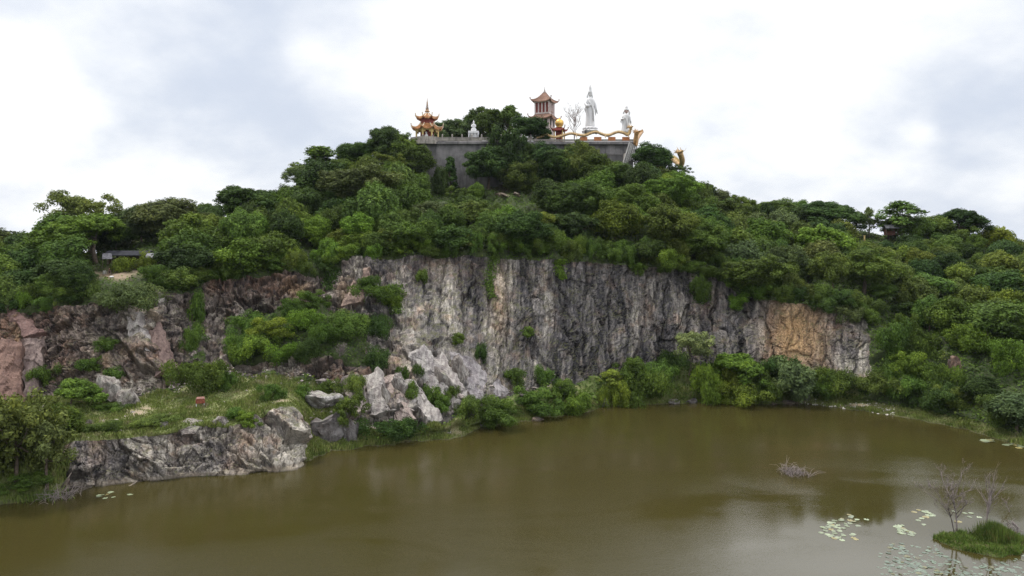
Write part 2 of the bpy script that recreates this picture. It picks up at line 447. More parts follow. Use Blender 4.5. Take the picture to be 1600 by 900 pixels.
def rock_nodes(t, use_attr=True):
    co = t.n('TexCoord').outputs['Object']
    A = (lambda k: t.attr(k)) if use_attr else (lambda k: 0.0)
    rc = t.n('Attribute', attribute_name='rc').outputs['Vector']
    big = t.noise(co, .13, 6, .6); mid = t.noise(co, .7, 8, .65); fine = t.noise(co, 3.2, 8, .7)
    streak = t.noise(rc, 1.0, 6, .62, sc=(.5, .3, .07), dist=.8); streak2 = t.noise(rc, 1.0, 6, .65, sc=(1.7, 1.0, .3), dist=.6)
    lf = A('left')
    streak0 = t.noise(rc, 1.0, 4, .55, sc=(.18, .1, .03), dist=.6)
    band = t.math('ADD', t.math('MULTIPLY', t.math('ADD', streak, streak0), .3), t.math('ADD', t.math('MULTIPLY', streak2, .28), t.math('MULTIPLY', mid, .12)))
    blot = t.math('ADD', t.math('MULTIPLY', mid, .45), t.math('ADD', t.math('MULTIPLY', big, .2), t.math('MULTIPLY', streak2, .35)))
    band = t.math('ADD', t.math('MULTIPLY', t.math('SUBTRACT', band, .5), 1.6), .5)
    blot = t.math('ADD', t.math('MULTIPLY', t.math('SUBTRACT', blot, .5), 1.4), .525)
    v = t.n('Mix', {0: lf, 2: band, 3: blot}, data_type='FLOAT').outputs[0]
    v = t.math('ADD', v, t.math('MULTIPLY', t.math('SUBTRACT', A('cell'), .5), .3))
    v = t.math('ADD', v, t.math('SUBTRACT', t.math('MULTIPLY', A('pale'), .15), t.math('MULTIPLY', A('dark'), .10)))
    def stops(cs):
        rp = t.n('ValToRGB', {0: v}); el = rp.color_ramp.elements
        for i, (p_, c_) in enumerate(cs):
            e_ = el[i] if i < 2 else el.new(p_)
            e_.position = p_; e_.color = (*c_, 1)
        return rp.outputs[0]
    grey_ = stops([(.33, (.034, .033, .038)), (.72, (.52, .48, .42)), (.42, (.088, .084, .089)), (.50, (.17, .16, .158)), (.58, (.25, .232, .218)), (.65, (.37, .345, .31))])
    warm_ = stops([(.33, (.034, .028, .026)), (.72, (.47, .42, .36)), (.42, (.075, .056, .05)), (.50, (.165, .124, .106)), (.58, (.265, .208, .172)), (.65, (.37, .315, .265))])
    c = t.mix(A('warm'), grey_, warm_)
    c = t.mix(t.ramp(t.noise(co, .3, 5, .6), .5, .68, 0, .5), c, t.mix(1.0, c, (1.25, .92, .72), 'MULTIPLY'))
    ru = t.math('MULTIPLY', A('rust'), t.ramp(t.math('ADD', mid, t.math('MULTIPLY', streak2, .6)), .6, .95))
    c = t.mix(ru, c, t.mix(fine, (.13, .05, .028), (.33, .17, .1)))
    ye = t.math('MULTIPLY', A('yel'), t.ramp(t.math('ADD', streak2, t.math('MULTIPLY', mid, .4)), .4, .75, .3, 1))
    c = t.mix(ye, c, t.mix(streak2, (.3, .16, .07), (.6, .42, .235)))
    vo = t.n('TexVoronoi', {'Vector': t.n('Mapping', {'Vector': t.n('VectorMath', {0: rc, 1: t.n('TexNoise', {'Vector': co, 'Scale': .6, 'Detail': 3}).outputs[1]}, operation='ADD').outputs[0], 'Scale': (.7, .4, .13)}).outputs[0], 'Scale': 1.0}, feature='DISTANCE_TO_EDGE').outputs['Distance']
    vo2 = t.n('TexVoronoi', {'Vector': t.n('Mapping', {'Vector': co, 'Rotation': (0, .7, 0), 'Scale': (1.6, 1.6, 1.0)}).outputs[0], 'Scale': 1.0}, feature='DISTANCE_TO_EDGE').outputs['Distance']
    crack = t.math('MULTIPLY', t.ramp(vo, .0, .03, .62, 1), t.ramp(vo2, 0, .05, .8, 1))
    if use_attr: crack = t.math('MULTIPLY', crack, t.ramp(A('crk'), .1, .8, .58, 1))
    cv = t.n('CombineXYZ', {0: crack, 1: crack, 2: crack}).outputs[0]
    c = t.mix(1.0, c, cv, 'MULTIPLY')
    g = t.ramp(fine, .25, .75, .72, 1.28)
    c = t.mix(1.0, c, t.n('CombineXYZ', {0: g, 1: g, 2: g}).outputs[0], 'MULTIPLY')
    nz = t.n('SeparateXYZ', {0: t.n('NewGeometry').outputs['Normal']}).outputs[2]
    moss = t.math('MULTIPLY', t.ramp(nz, .45, .75), t.ramp(t.noise(co, .5, 4), .42, .6))
    c = t.mix(t.math('MULTIPLY', moss, .75), c, t.mix(fine, (.05, .06, .02), (.12, .115, .05)))
    zc_ = t.n('SeparateXYZ', {0: co}).outputs[2]
    tz = t.math('ADD', zc_, t.math('MULTIPLY', mid, .5))
    c = t.mix(t.math('MULTIPLY', t.ramp(tz, .75, 1.0, 1, 0), .55), c, (.34, .29, .23))
    c = t.mix(t.math('MULTIPLY', t.ramp(tz, .3, .5, 1, 0), .75), c, (.055, .045, .035))
    hgt = t.math('ADD', t.n('Mix', {0: lf, 2: t.math('ADD', t.math('MULTIPLY', streak2, .6), t.math('MULTIPLY', mid, .35)), 3: t.math('MULTIPLY', mid, .6)}, data_type='FLOAT').outputs[0], t.math('ADD', t.math('MULTIPLY', fine, .35), t.math('MULTIPLY', crack, .35)))
    bp = t.n('Bump', {'Height': hgt, 'Strength': 1.0, 'Distance': .5})
    b = t.n('BsdfPrincipled', {'Base Color': c, 'Roughness': .85, 'Specular IOR Level': .25, 'Normal': bp.outputs[0]})
    t.out(b.outputs[0])


rock_nodes(t)
MBOULDER, t = new_mat('boulder_rock')
co = t.n('TexCoord').outputs['Object']
mid = t.noise(co, 1.6, 8, .68); fine = t.noise(co, 6, 6, .7)
oc = t.n('ObjectInfo').outputs['Color']
st_ = t.noise(co, 1.0, 6, .65, sc=(2.4, 2.4, .7), dist=.5)
vo = t.n('TexVoronoi', {'Vector': t.n('VectorMath', {0: co, 1: t.n('TexNoise', {'Vector': co, 'Scale': 1.6, 'Detail': 3}).outputs[1]}, operation='ADD').outputs[0], 'Scale': 2.2}, feature='DISTANCE_TO_EDGE').outputs['Distance']
c = t.mix(t.ramp(mid, .38, .64), t.mix(1.0, oc, (.36, .32, .31), 'MULTIPLY'), oc)
c = t.mix(t.ramp(st_, .5, .66, 0, .85), c, (.06, .054, .054))
c = t.mix(t.ramp(vo, 0, .05, .6, 0), c, (.05, .045, .042))
nz = t.n('SeparateXYZ', {0: t.n('NewGeometry').outputs['Normal']}).outputs[2]
c = t.mix(t.math('MULTIPLY', t.ramp(nz, .6, .9), t.ramp(mid, .46, .6, 0, .7)), c, (.09, .1, .04))
b = t.n('BsdfPrincipled', {'Base Color': c, 'Roughness': .9, 'Normal': t.n('Bump', {'Height': t.math('ADD', mid, t.math('MULTIPLY', fine, .6)), 'Strength': 1.0, 'Distance': .3}).outputs[0]})
t.out(b.outputs[0])
MSOIL, t = new_mat('hill_soil')
co = t.n('TexCoord').outputs['Object']
n1 = t.noise(co, .35, 6, .6); n2 = t.noise(co, 2.5, 6, .7)
c = t.mix(t.ramp(n1, .35, .65), (.03, .048, .014), (.055, .08, .02))
c = t.mix(t.ramp(n2, .4, .7, 0, .5), c, (.05, .04, .025))
c = t.mix(t.math('MULTIPLY', t.attr('soil'), t.ramp(n2, .3, .5, .55, 1)), c, (.3, .225, .16))
b = t.n('BsdfPrincipled', {'Base Color': c, 'Roughness': .9, 'Normal': t.n('Bump', {'Height': n2, 'Strength': .7, 'Distance': .3}).outputs[0]})
t.out(b.outputs[0])
MBANK, t = new_mat('bank_turf')
co = t.n('TexCoord').outputs['Object']
n1 = t.noise(co, .22, 6, .6); n2 = t.noise(co, 2.0, 6, .7)
c = t.mix(t.ramp(n1, .35, .65), (.1, .135, .035), (.175, .185, .07))
c = t.mix(t.ramp(n2, .5, .75, 0, .5), c, (.16, .125, .08))
c = t.mix(t.math('MULTIPLY', t.attr('soil'), t.ramp(n2, .3, .5, .55, 1)), c, (.33, .255, .185))
hz_ = t.n('SeparateXYZ', {0: co}).outputs[2]
wetf = t.ramp(t.math('ADD', hz_, t.math('MULTIPLY', n2, .4)), .2, .75, 1, 0)
c = t.mix(t.math('MULTIPLY', wetf, .75), c, t.mix(n2, (.03, .026, .016), (.075, .06, .04)))
b = t.n('BsdfPrincipled', {'Base Color': c, 'Roughness': .9, 'Normal': t.n('Bump', {'Height': n2, 'Strength': .6, 'Distance': .2}).outputs[0]})
t.out(b.outputs[0])
tag(link('cliff', sub_mesh('cliff', is_rock, False), MROCK), kind='structure')
tag(link('hillside', sub_mesh('hillside', is_hill, True), MSOIL), kind='structure')
tag(link('lake_bank', sub_mesh('lake_bank', is_bank, True), MBANK), kind='structure')
# far ground, one sheet out to the horizon
gm = MB(); gm.box((0, 0, -5), (6000, 6000, 1.0))
tag(gm.build('ground', simple_mat('far_ground', (.06, .08, .03), scale=.01)), kind='structure')
# water
m, t = new_mat('lake_water')
co = t.n('TexCoord').outputs['Object']
w1 = t.noise(co, 1.0, 3, .55, sc=(1.1, 2.4, 1)); w2 = t.noise(co, 1.0, 3, .5, sc=(3.6, 7, 1)); w3 = t.noise(co, 1.0, 2, .5, sc=(.16, .3, 1))
calm = t.noise(co, 1.0, 3, .5, sc=(.02, .045, 1), dist=.6)
sx = t.n('SeparateXYZ', {0: co})
calm_r = t.math('MULTIPLY', t.ramp(sx.outputs[0], 8, 40), t.ramp(sx.outputs[1], 108, 92))
rough_w = t.math('SUBTRACT', 1.0, t.math('MULTIPLY', calm_r, t.ramp(calm, .36, .52, .55, 1.0)))
rough_w = t.math('MULTIPLY', rough_w, t.ramp(t.noise(co, 1.0, 4, .55, sc=(.03, .075, 1), dist=.8), .36, .62, .5, 1.45))
hgt = t.math('ADD', t.math('MULTIPLY', w1, .25), t.math('ADD', t.math('MULTIPLY', w2, .6), t.math('MULTIPLY', w3, .25)))
bp = t.n('Bump', {'Height': hgt, 'Strength': t.math('ADD', t.math('MULTIPLY', rough_w, .10), .004), 'Distance': .3})
murk = t.mix(t.ramp(t.noise(co, 1.0, 3, sc=(.015, .03, 1)), .3, .7), (.039, .0335, .0098), (.044, .037, .0112))
b = t.n('BsdfPrincipled', {'Base Color': murk, 'Roughness': t.math('ADD', t.math('MULTIPLY', rough_w, .05), .025), 'IOR': 1.33, 'Normal': bp.outputs[0]})
t.out(b.outputs[0])
tag(link('lake_water', mesh_np('lake_water', [(-700, -500, 0), (700, -500, 0), (700, 260, 0), (-700, 260, 0)], [(0, 1, 2, 3)]), m), kind='structure')

# ------------------------------------------------------------------ foliage prototypes
MLEAF = leaf_mat('leaves')
MBARK = simple_mat('bark', (.11, .085, .065), .9, .35, 3)
MDEAD = simple_mat('dead_wood', (.25, .21, .18), .9, .3, 3)
COLS = {'dark green': (.05, .09, .024), 'mid green': (.084, .138, .027), 'olive green': (.1, .14, .031), 'bright green': (.108, .18, .026),
        'yellow-green': (.142, .192, .028), 'grey-green': (.1, .138, .05), 'brownish olive': (.1, .124, .038), 'pale green': (.14, .185, .07)}


def puffs_to_leaves(C, R, flat, per, L, r, skirt=.25):
    Ps, Ns, To = [], [], []
    for c, rad in zip(C, R):
        n = max(30, int(per * rad * rad))
        d = unit(r.normal(size=(n, 3)) + np.array([0, 0, skirt * 1.6]))
        k = r.uniform(.55, 1.12, n) ** .7
        off = d * k[:, None] * rad * (1 + .28 * np.sin(d @ r.normal(size=3) * 5 + r.uniform(0, 6)))[:, None]
        off[:, 2] *= flat
        Ps.append(c + off); Ns.append(unit(d * np.array([1, 1, 1 / max(flat, .5)]) + np.array([0, 0, .4]) + r.normal(size=(n, 3)) * .4))
        To.append(np.clip(r.uniform(.1, .75) + r.normal(size=n) * .13, 0, 1))
    return np.concatenate(Ps), np.concatenate(Ns), np.concatenate(To)


SPEC = dict(dome=dict(R=5, H=9.5, lo=.08, n=54, r=(1.0, 2.05), flat=.88, per=190), umbrella=dict(R=6.5, H=8.5, lo=.15, n=90, r=(.8, 1.6), flat=.68, per=190),
            airy=dict(R=4.6, H=10.5, lo=.16, n=62, r=(.5, 1.1), flat=.8, per=190), vine=dict(R=4.4, H=8, lo=.0, n=66, r=(.85, 1.75), flat=.95, per=190),
            tall=dict(R=2.7, H=11, lo=.18, n=46, r=(.5, 1.0), flat=.75, per=190), feather=dict(R=5, H=9, lo=.1, n=84, r=(.7, 1.4), flat=.75, per=190),
            conifer=dict(R=1.8, H=9, lo=.08, n=46, r=(.45, .8), flat=.8, per=190))


def make_tree_proto(kind, seed, big=False):
    s = dict(SPEC[kind])
    if big: s.update(n=int(s['n'] * 1.8), r=(s['r'][0] * .62, s['r'][1] * .72), per=520)
    r = np.random.default_rng(seed)
    R, H, lo = s['R'], s['H'], s['lo'] * s['H']
    lobes = [(np.array([0, 0, 0.]), 1.0)] if kind in ('tall', 'conifer') else [(np.array([r.uniform(-.5, .5), r.uniform(-.5, .5), r.uniform(-.22, .2)]), r.uniform(.55, .8)) for _ in range(5)]
    C, Rr = [], []
    zc, hz = (lo + H) / 2, (H - lo) / 2
    for i in range(s['n']):
        l, ls = lobes[i % len(lobes)]
        d = unit(r.normal(size=3) + np.array([0, 0, .35 if kind != 'vine' else .1]))
        rr = r.uniform(.62, 1.0) if i % 5 else r.uniform(.1, .6)
        c = (l + d * ls * rr) * np.array([R, R, hz])
        if kind == 'umbrella':
            f = (c[0] ** 2 + c[1] ** 2) / R ** 2
            c[2] = hz * (.75 - 1.0 * f + r.uniform(-1.0, .2) * (.25 if i % 3 else 1))
        if kind == 'feather':
            c[2] = (.8 * c[2] / hz + .2 * round(c[2] / hz * 2.5) / 2.5) * hz * .95
        if kind in ('conifer',):
            f = r.uniform(0, 1); a = r.uniform(0, 6.28)
            c = np.array([math.cos(a), math.sin(a), 0]) * R * (1 - f) * .8; c[2] = (f * 2 - 1) * hz * .93
        if kind == 'tall':
            f = (c[2] / hz + 1) / 2
            w = .5 + .75 * math.sin(PI * min(1, f * 1.15)); c[:2] *= w
        rad = r.uniform(*s['r'])
        c[2] = min(c[2], hz - rad * s['flat'] * .8)
        C.append(c + np.array([0, 0, zc])); Rr.append(rad)
    Pn, N, tone = puffs_to_leaves(C, Rr, s['flat'], s['per'], .2, r, .12 if kind == 'vine' else .3)
    lsz = (.2 if kind in ('airy', 'tall') else .25) * (.62 if big else 1)
    keep = Pn[:, 2] > .05
    Pn, N, tone = Pn[keep], N[keep], tone[keep]
    crown = leaf_mesh(kind + '_crown', Pn, N, lsz, r, tone)
    crown.materials.append(MLEAF)
    mb = MB()
    top = Vector((r.uniform(-.4, .4), r.uniform(-.4, .4), zc * .95))
    tr = .26 if kind not in ('tall', 'conifer') else .2
    p1 = Vector((r.uniform(-.3, .3), r.uniform(-.3, .3), zc * .5))
    mb.tube([(0, 0, -1.2), (0, 0, .1), p1, top], [tr * 1.5, tr * 1.15, tr * .85, tr * .5], 7)
    order = sorted(range(len(C)), key=lambda i: -Rr[i])[:14]
    for i in order:
        c = Vector(C[i]); a = p1.lerp(top, r.uniform(.1, 1.0))
        if c.z > a.z - 1.5:
            mb.tube([a, a.lerp(c, .5) + Vector((0, 0, -.12 * (c - a).length)), c], [tr * .42, tr * .28, tr * .1], 5)
    tk = mb.build(kind + '_trunk', MBARK, smooth=True)
    tm = tk.data; bpy.data.objects.remove(tk)
    w = np.percentile(np.abs(Pn[:, 0]), 98) * 2; h = Pn[:, 2].max()
    return crown, tm, float(w), float(h)


PROTO = {k: [make_tree_proto(k, 100 + 17 * i + 1000 * j) for i in range(n)] for j, (k, n) in enumerate([('dome', 4), ('umbrella', 3), ('airy', 3), ('vine', 4), ('tall', 2), ('feather', 3), ('conifer', 1)])}
PROTO_BIG = {k: [make_tree_proto(k, 5000 + 17 * i + 1000 * j, True) for i in range(n)] for j, (k, n) in enumerate([('dome', 2), ('umbrella', 2), ('airy', 1), ('vine', 2), ('feather', 1)])}
NAMES = {'dome': 'broadleaf_tree', 'umbrella': 'umbrella_tree', 'airy': 'airy_tree', 'vine': 'vine_clad_tree', 'tall': 'slender_tree', 'feather': 'tiered_tree', 'conifer': 'cypress_tree'}
FORM = {'dome': 'domed tree', 'umbrella': 'flat-topped spreading tree', 'airy': 'loose airy tree', 'vine': 'vine-draped tree', 'tall': 'slender upright tree', 'feather': 'tiered feathery tree', 'conifer': 'pointed cypress'}

LM = [('hanging vine strip', 768, 432), ('orange-stained rock', 1235, 520), ('thatched hut', 205, 400), ('cliff-edge boulders', 240, 462), ('small red stand', 313, 626), ('orange pagoda', 668, 190), ('small white shrine', 740, 203),
      ('pink tower', 850, 165), ('tall white statue', 922, 170), ('shorter white statue', 977, 190), ('golden parapet dragon', 910, 212), ('gold dragon head', 1062, 240), ('grey retaining wall', 720, 262), ('timber props', 986, 245),
      ('grey-roofed hilltop hut', 1390, 356), ('mossy rust wall', 20, 520), ('dark streaked cliff', 930, 520), ('pale tilted slab', 740, 590), ('green cliff ledge', 440, 530), ('pale boulder point', 448, 690),
      ('bare hilltop tree', 897, 185), ('twig heap in the lake', 1240, 735), ('grassy islet', 1530, 850), ('reddish vine-hill rock', 1498, 572), ('stony beach', 1340, 634), ('dark wet rock face', 170, 715), ('purple rock corner', 1325, 545),
      ('rusty brow rock', 440, 440), ('cliff brow notch', 1130, 450), ('yellowed grass path', 225, 640), ('rubble below the wall', 800, 303), ('cream streaked rock', 650, 480)]
used_labels = set()


def relation(px, py):
    c = sorted(LM, key=lambda l: (l[1] - px) ** 2 + 1.6 * (l[2] - py) ** 2)[:7]
    out = []
    for l in c[:5]:
        dx, dy = px - l[1], py - l[2]; d = math.hypot(dx, dy)
        if abs(dy) > abs(dx) * .8:
            rel = ('just ' if d < 35 else 'well ' if d > 90 else '') + ('below' if dy > 0 else 'above')
        else:
            rel = 'close beside' if d < 40 else 'beside' if d < 90 else 'well aside from'
        out.append((l, rel))
    return out


def make_label(look, px, py, size=''):
    cand = []
    rel = relation(px, py)
    for l, r in rel[:2]:
        cand.append(f'{look} {r} the {l[0]}')
    for i, (l, r) in enumerate(rel):
        others = sorted(LM, key=lambda o: (o[1] - px) ** 2 + (o[2] - py) ** 2)[:9]
        for o in others:
            if o[0] == l[0]: continue
            ax, ay, bx, by = l[1] - px, l[2] - py, o[1] - px, o[2] - py
            if ax * bx + ay * by < 0:
                cand.append(f'{look} between the {l[0]} and the {o[0]}')
            else:
                cand.append(f'{look} {r} the {l[0]}, towards the {o[0]}')
    allc = cand + ([f'{size} {c}' for c in cand] if size else []) + [f'{z} {c}' for z in ('full-leaved', 'uneven') for c in cand]
    for c in allc:
        c = ' '.join(c.split())
        if c not in used_labels and 4 <= len(c.replace(',', ' ').replace('-', 'x').split()) <= 16:
            used_labels.add(c); return c
    return cand[0]


TREES = []
EYEV = Vector((0, 0, EYE))


def put_tree(kind, X, Y, z, W, H, colour, group='trees on the quarry hill', px=None, py=None, rs=None):
    r = rs or random
    crown, trunk, w0, h0 = r.choice(PROTO_BIG[kind] if W > 12.5 and kind in PROTO_BIG else PROTO[kind])
    name = NAMES[kind]
    e = bpy.data.objects.new(name, None); COL.objects.link(e); e.empty_display_size = .5
    e.location = (X, Y, z); e.rotation_euler = (0, 0, r.uniform(0, 6.28))
    e.scale = (W / w0, W / w0, H / h0)
    c = link('crown', crown, None, e); k = link('trunk', trunk, None, e)
    b = COLS[colour]; f = r.uniform(.7, 1.28)
    c.color = (b[0] * f * r.uniform(.9, 1.12), b[1] * f, b[2] * f * r.uniform(.85, 1.15), 1)
    px = CX + X / Y * F if px is None else px
    py = HY - (z + H * .6 - EYE) / Y * F if py is None else py
    size = 'small' if H < 7 else 'big' if H > 12 else ''
    tag(e, make_label(f'{colour} {FORM[kind]}', px, py, size), 'tree', group)
    TREES.append((X, Y, W))
    return e


def column(px):
    """hill profile (Y, z) along the sight line through column px"""
    f = np.interp(px, cols, np.arange(nc)); i = int(f)
    a = f - i
    return GY[i] * (1 - a) + GY[min(i + 1, nc - 1)] * a, GZ[i] * (1 - a) + GZ[min(i + 1, nc - 1)] * a


HILLROW = int(np.argmax(U[0] >= 6.02)); CRESTROW = int(np.argmax(U[0] >= 8.6))


def solve_base(px, top, H, r0=None, r1=None):
    y, z = column(px)
    r0 = HILLROW if r0 is None else r0; r1 = CRESTROW if r1 is None else r1
    want = EYE - (top - HY) * y / F - H
    d = np.abs(z - want)[r0:r1]
    i = r0 + int(np.argmin(d))
    return y[i]


# trees read off the photograph: column, row of the top, width in pixels, form, colour, height in metres[, depth, base]
MAN = [(860, 221, 56, 'dome', 'dark green', 14, 248.5), (890, 228, 52, 'vine', 'mid green', 13, 247.5), (840, 236, 50, 'dome', 'dark green', 12, 248), (985, 284, 72, 'dome', 'mid green', 14), (1045, 318, 76, 'vine', 'olive green', 14), (905, 282, 74, 'dome', 'mid green', 14), (822, 326, 76, 'dome', 'dark green', 14), (1095, 346, 70, 'dome', 'mid green', 12), (702, 350, 84, 'dome', 'dark green', 13), (590, 360, 66, 'dome', 'mid green', 11), (1010, 372, 84, 'dome', 'dark green', 11), (1180, 396, 74, 'dome', 'mid green', 12), (1350, 386, 84, 'dome', 'mid green', 14), (1540, 466, 80, 'dome', 'mid green', 11),
       (96, 352, 90, 'dome', 'dark green', 10, 204), (185, 350, 90, 'dome', 'grey-green', 10, 206), (246, 342, 90, 'dome', 'dark green', 11, 206), (300, 338, 80, 'dome', 'dark green', 11, 210), (1300, 336, 90, 'dome', 'mid green', 8, 262), (1480, 350, 80, 'dome', 'mid green', 7, 252),
       (4, 356, 95, 'dome', 'brownish olive', 10), (42, 384, 70, 'dome', 'dark green', 9), (-40, 350, 110, 'dome', 'dark green', 11), (140, 297, 118, 'airy', 'olive green', 14.5, 196), (150, 332, 152, 'umbrella', 'bright green', 11, 178),
       (222, 318, 56, 'dome', 'grey-green', 10), (272, 306, 118, 'dome', 'brownish olive', 13), (322, 334, 62, 'airy', 'olive green', 9), (372, 290, 128, 'umbrella', 'dark green', 13), (430, 297, 66, 'dome', 'dark green', 9),
       (498, 228, 74, 'tall', 'mid green', 13), (472, 254, 76, 'airy', 'grey-green', 12), (530, 246, 70, 'feather', 'mid green', 11), (550, 218, 80, 'dome', 'dark green', 12), (598, 195, 66, 'feather', 'dark green', 14), (622, 206, 60, 'dome', 'mid green', 12),
       (634, 226, 84, 'vine', 'olive green', 12, 246), (562, 256, 110, 'dome', 'brownish olive', 13), (640, 272, 54, 'dome', 'dark green', 11, 240), (684, 258, 24, 'vine', 'dark green', 11, 245), (606, 238, 70, 'airy', 'olive green', 10), (480, 292, 90, 'dome', 'dark green', 10),
       (702, 186, 56, 'feather', 'grey-green', 9, 284, 72), (722, 190, 46, 'feather', 'dark green', 9, 286, 72), (768, 166, 66, 'feather', 'mid green', 17, 284, 72), (797, 164, 44, 'tall', 'mid green', 17.5, 282, 72), (748, 178, 50, 'airy', 'mid green', 13, 288, 72),
       (762, 228, 84, 'feather', 'dark green', 15, 247), (796, 190, 52, 'feather', 'dark green', 22, 249), (829, 181, 52, 'dome', 'dark green', 9, 259, 73), (808, 208, 56, 'feather', 'dark green', 18, 250),
       (704, 244, 22, 'conifer', 'dark green', 9, 248), (850, 200, 46, 'vine', 'dark green', 6, 258, 73.5), (818, 250, 62, 'vine', 'olive green', 10, 244), (930, 238, 76, 'dome', 'olive green', 13, 240), (903, 219, 62, 'dome', 'olive green', 15, 247), (870, 226, 60, 'dome', 'dark green', 13, 248), (950, 248, 66, 'dome', 'mid green', 12, 238),
       (1024, 222, 58, 'dome', 'dark green', 13, 254), (1056, 256, 34, 'airy', 'grey-green', 8, 256), (1002, 250, 60, 'dome', 'mid green', 11, 246), (1100, 281, 44, 'dome', 'dark green', 10), (1128, 294, 56, 'dome', 'grey-green', 10), (1160, 304, 50, 'airy', 'olive green', 10), (1206, 308, 84, 'dome', 'olive green', 11), (1180, 330, 70, 'feather', 'grey-green', 9),
       (1282, 313, 112, 'umbrella', 'dark green', 13), (1250, 322, 60, 'dome', 'dark green', 11), (1338, 330, 52, 'airy', 'grey-green', 9, 254), (1358, 323, 24, 'tall', 'grey-green', 11, 252), (1408, 313, 58, 'tall', 'mid green', 13.5, 250), (1388, 336, 46, 'airy', 'mid green', 9, 252), (1432, 334, 54, 'dome', 'mid green', 8.5, 250), (1496, 325, 70, 'umbrella', 'dark green', 13, 248), (1466, 336, 50, 'dome', 'olive green', 10, 250), (1460, 345, 46, 'vine', 'olive green', 8),
       (1545, 352, 90, 'vine', 'yellow-green', 8), (1590, 372, 70, 'vine', 'olive green', 7), (1275, 350, 80, 'vine', 'bright green', 10, 215), (1232, 392, 84, 'vine', 'grey-green', 13, 200), (1285, 372, 80, 'dome', 'brownish olive', 11, 205), (1460, 425, 100, 'dome', 'mid green', 13, 190), (1410, 470, 90, 'dome', 'dark green', 13, 180),
       (1550, 420, 90, 'dome', 'dark green', 10), (1326, 470, 52, 'vine', 'grey-green', 7, 181), (1380, 440, 80, 'dome', 'mid green', 11, 188), (1480, 480, 76, 'dome', 'dark green', 11, 178), (1130, 312, 80, 'dome', 'olive green', 11), (1190, 340, 60, 'dome', 'brownish olive', 9),
       (94, 405, 98, 'umbrella', 'dark green', 10.5, 156), (30, 420, 90, 'dome', 'dark green', 10, 158), (72, 400, 80, 'umbrella', 'dark green', 9, 168), (278, 415, 56, 'vine', 'olive green', 8.5, 158), (252, 392, 40, 'airy', 'grey-green', 6, 172), (300, 380, 80, 'dome', 'dark green', 9), (330, 350, 70, 'vine', 'mid green', 9),
       (525, 356, 64, 'vine', 'yellow-green', 12, 178), (470, 330, 70, 'vine', 'bright green', 9), (430, 360, 80, 'vine', 'mid green', 9), (390, 370, 70, 'vine', 'bright green', 9), (570, 330, 60, 'dome', 'bright green', 9), (560, 310, 60, 'vine', 'dark green', 9),
       (670, 314, 92, 'dome', 'grey-green', 13, 196), (735, 312, 90, 'dome', 'olive green', 11, 200), (630, 345, 70, 'dome', 'mid green', 9), (850, 330, 70, 'feather', 'yellow-green', 8), (900, 330, 70, 'feather', 'dark green', 9), (950, 375, 64, 'vine', 'mid green', 8, 192), (872, 388, 48, 'vine', 'bright green', 5.5, 186),
       (24, 604, 104, 'airy', 'brownish olive', 11, 102.5, .4), (74, 650, 78, 'airy', 'brownish olive', 8.5, 103.6, .4), (98, 628, 52, 'vine', 'mid green', 5.5, 112), (-36, 622, 110, 'dome', 'olive green', 12, 101, .4), (112, 590, 64, 'umbrella', 'bright green', 5, 128),
       (1078, 516, 62, 'airy', 'pale green', 11.5, 173), (1245, 556, 66, 'dome', 'grey-green', 8.5, 166), (1152, 551, 66, 'umbrella', 'bright green', 6, 170), (955, 576, 40, 'tall', 'yellow-green', 6.5, 166), (1530, 588, 104, 'dome', 'dark green', 9.5, 147), (1588, 610, 80, 'dome', 'grey-green', 8, 136), (545, 612, 46, 'airy', 'olive green', 6.5, 131)]
for a in MAN:
    px, top, w, kind, colour, H = a[:6]
    Y = a[6] if len(a) > 6 else solve_base(px, top, H)
    ztop = EYE - (top - HY) * Y / F
    X = (px - CX) / F * Y
    z = a[7] if len(a) > 7 else ground(X, Y) - .2
    H = max(ztop - z, 3.0)
    put_tree(kind, X, Y, z, min(w * Y / F * 1.05, H * (1.7 if kind == 'umbrella' else 1.3)), H, colour, px=px, py=top + .4 * H / Y * F)
# the rest of the canopy, a tree every few metres over the hill, kept under the skyline of the photograph
SKY = np.array([(-400, 400), (0, 372), (80, 345), (200, 335), (260, 320), (330, 318), (420, 310), (480, 262), (540, 236), (630, 234), (642, 262), (655, 284), (690, 294), (725, 294), (760, 280), (800, 290), (835, 275), (880, 246), (940, 246), (985, 258), (1010, 245), (1060, 276), (1100, 296),
                (1160, 316), (1220, 320), (1330, 335), (1375, 364), (1440, 362), (1500, 352), (1560, 360), (1600, 380), (2000, 395)], float)
ZONE = [  # px range, py range, colour weights, forms
    (360, 600, 310, 440, ['bright green', 'mid green', 'yellow-green', 'mid green', 'bright green', 'dark green'], ['vine', 'vine', 'dome']),
    (1340, 1700, 380, 470, ['olive green', 'yellow-green', 'mid green', 'dark green', 'olive green'], ['vine', 'dome', 'vine']),
    (1340, 1700, 470, 700, ['bright green', 'bright green', 'mid green', 'yellow-green', 'mid green'], ['vine', 'vine', 'dome']),
    (780, 1120, 240, 430, ['mid green', 'olive green', 'mid green', 'dark green', 'yellow-green', 'bright green'], ['dome', 'dome', 'vine']),
    (1120, 1340, 300, 480, ['mid green', 'dark green', 'mid green', 'grey-green', 'olive green'], ['dome', 'vine', 'dome']),
    (-500, 5000, 0, 900, ['dark green', 'mid green', 'mid green', 'olive green', 'dark green', 'mid green'], ['dome', 'dome', 'vine', 'dome', 'feather'])]
fr = random.Random(21)
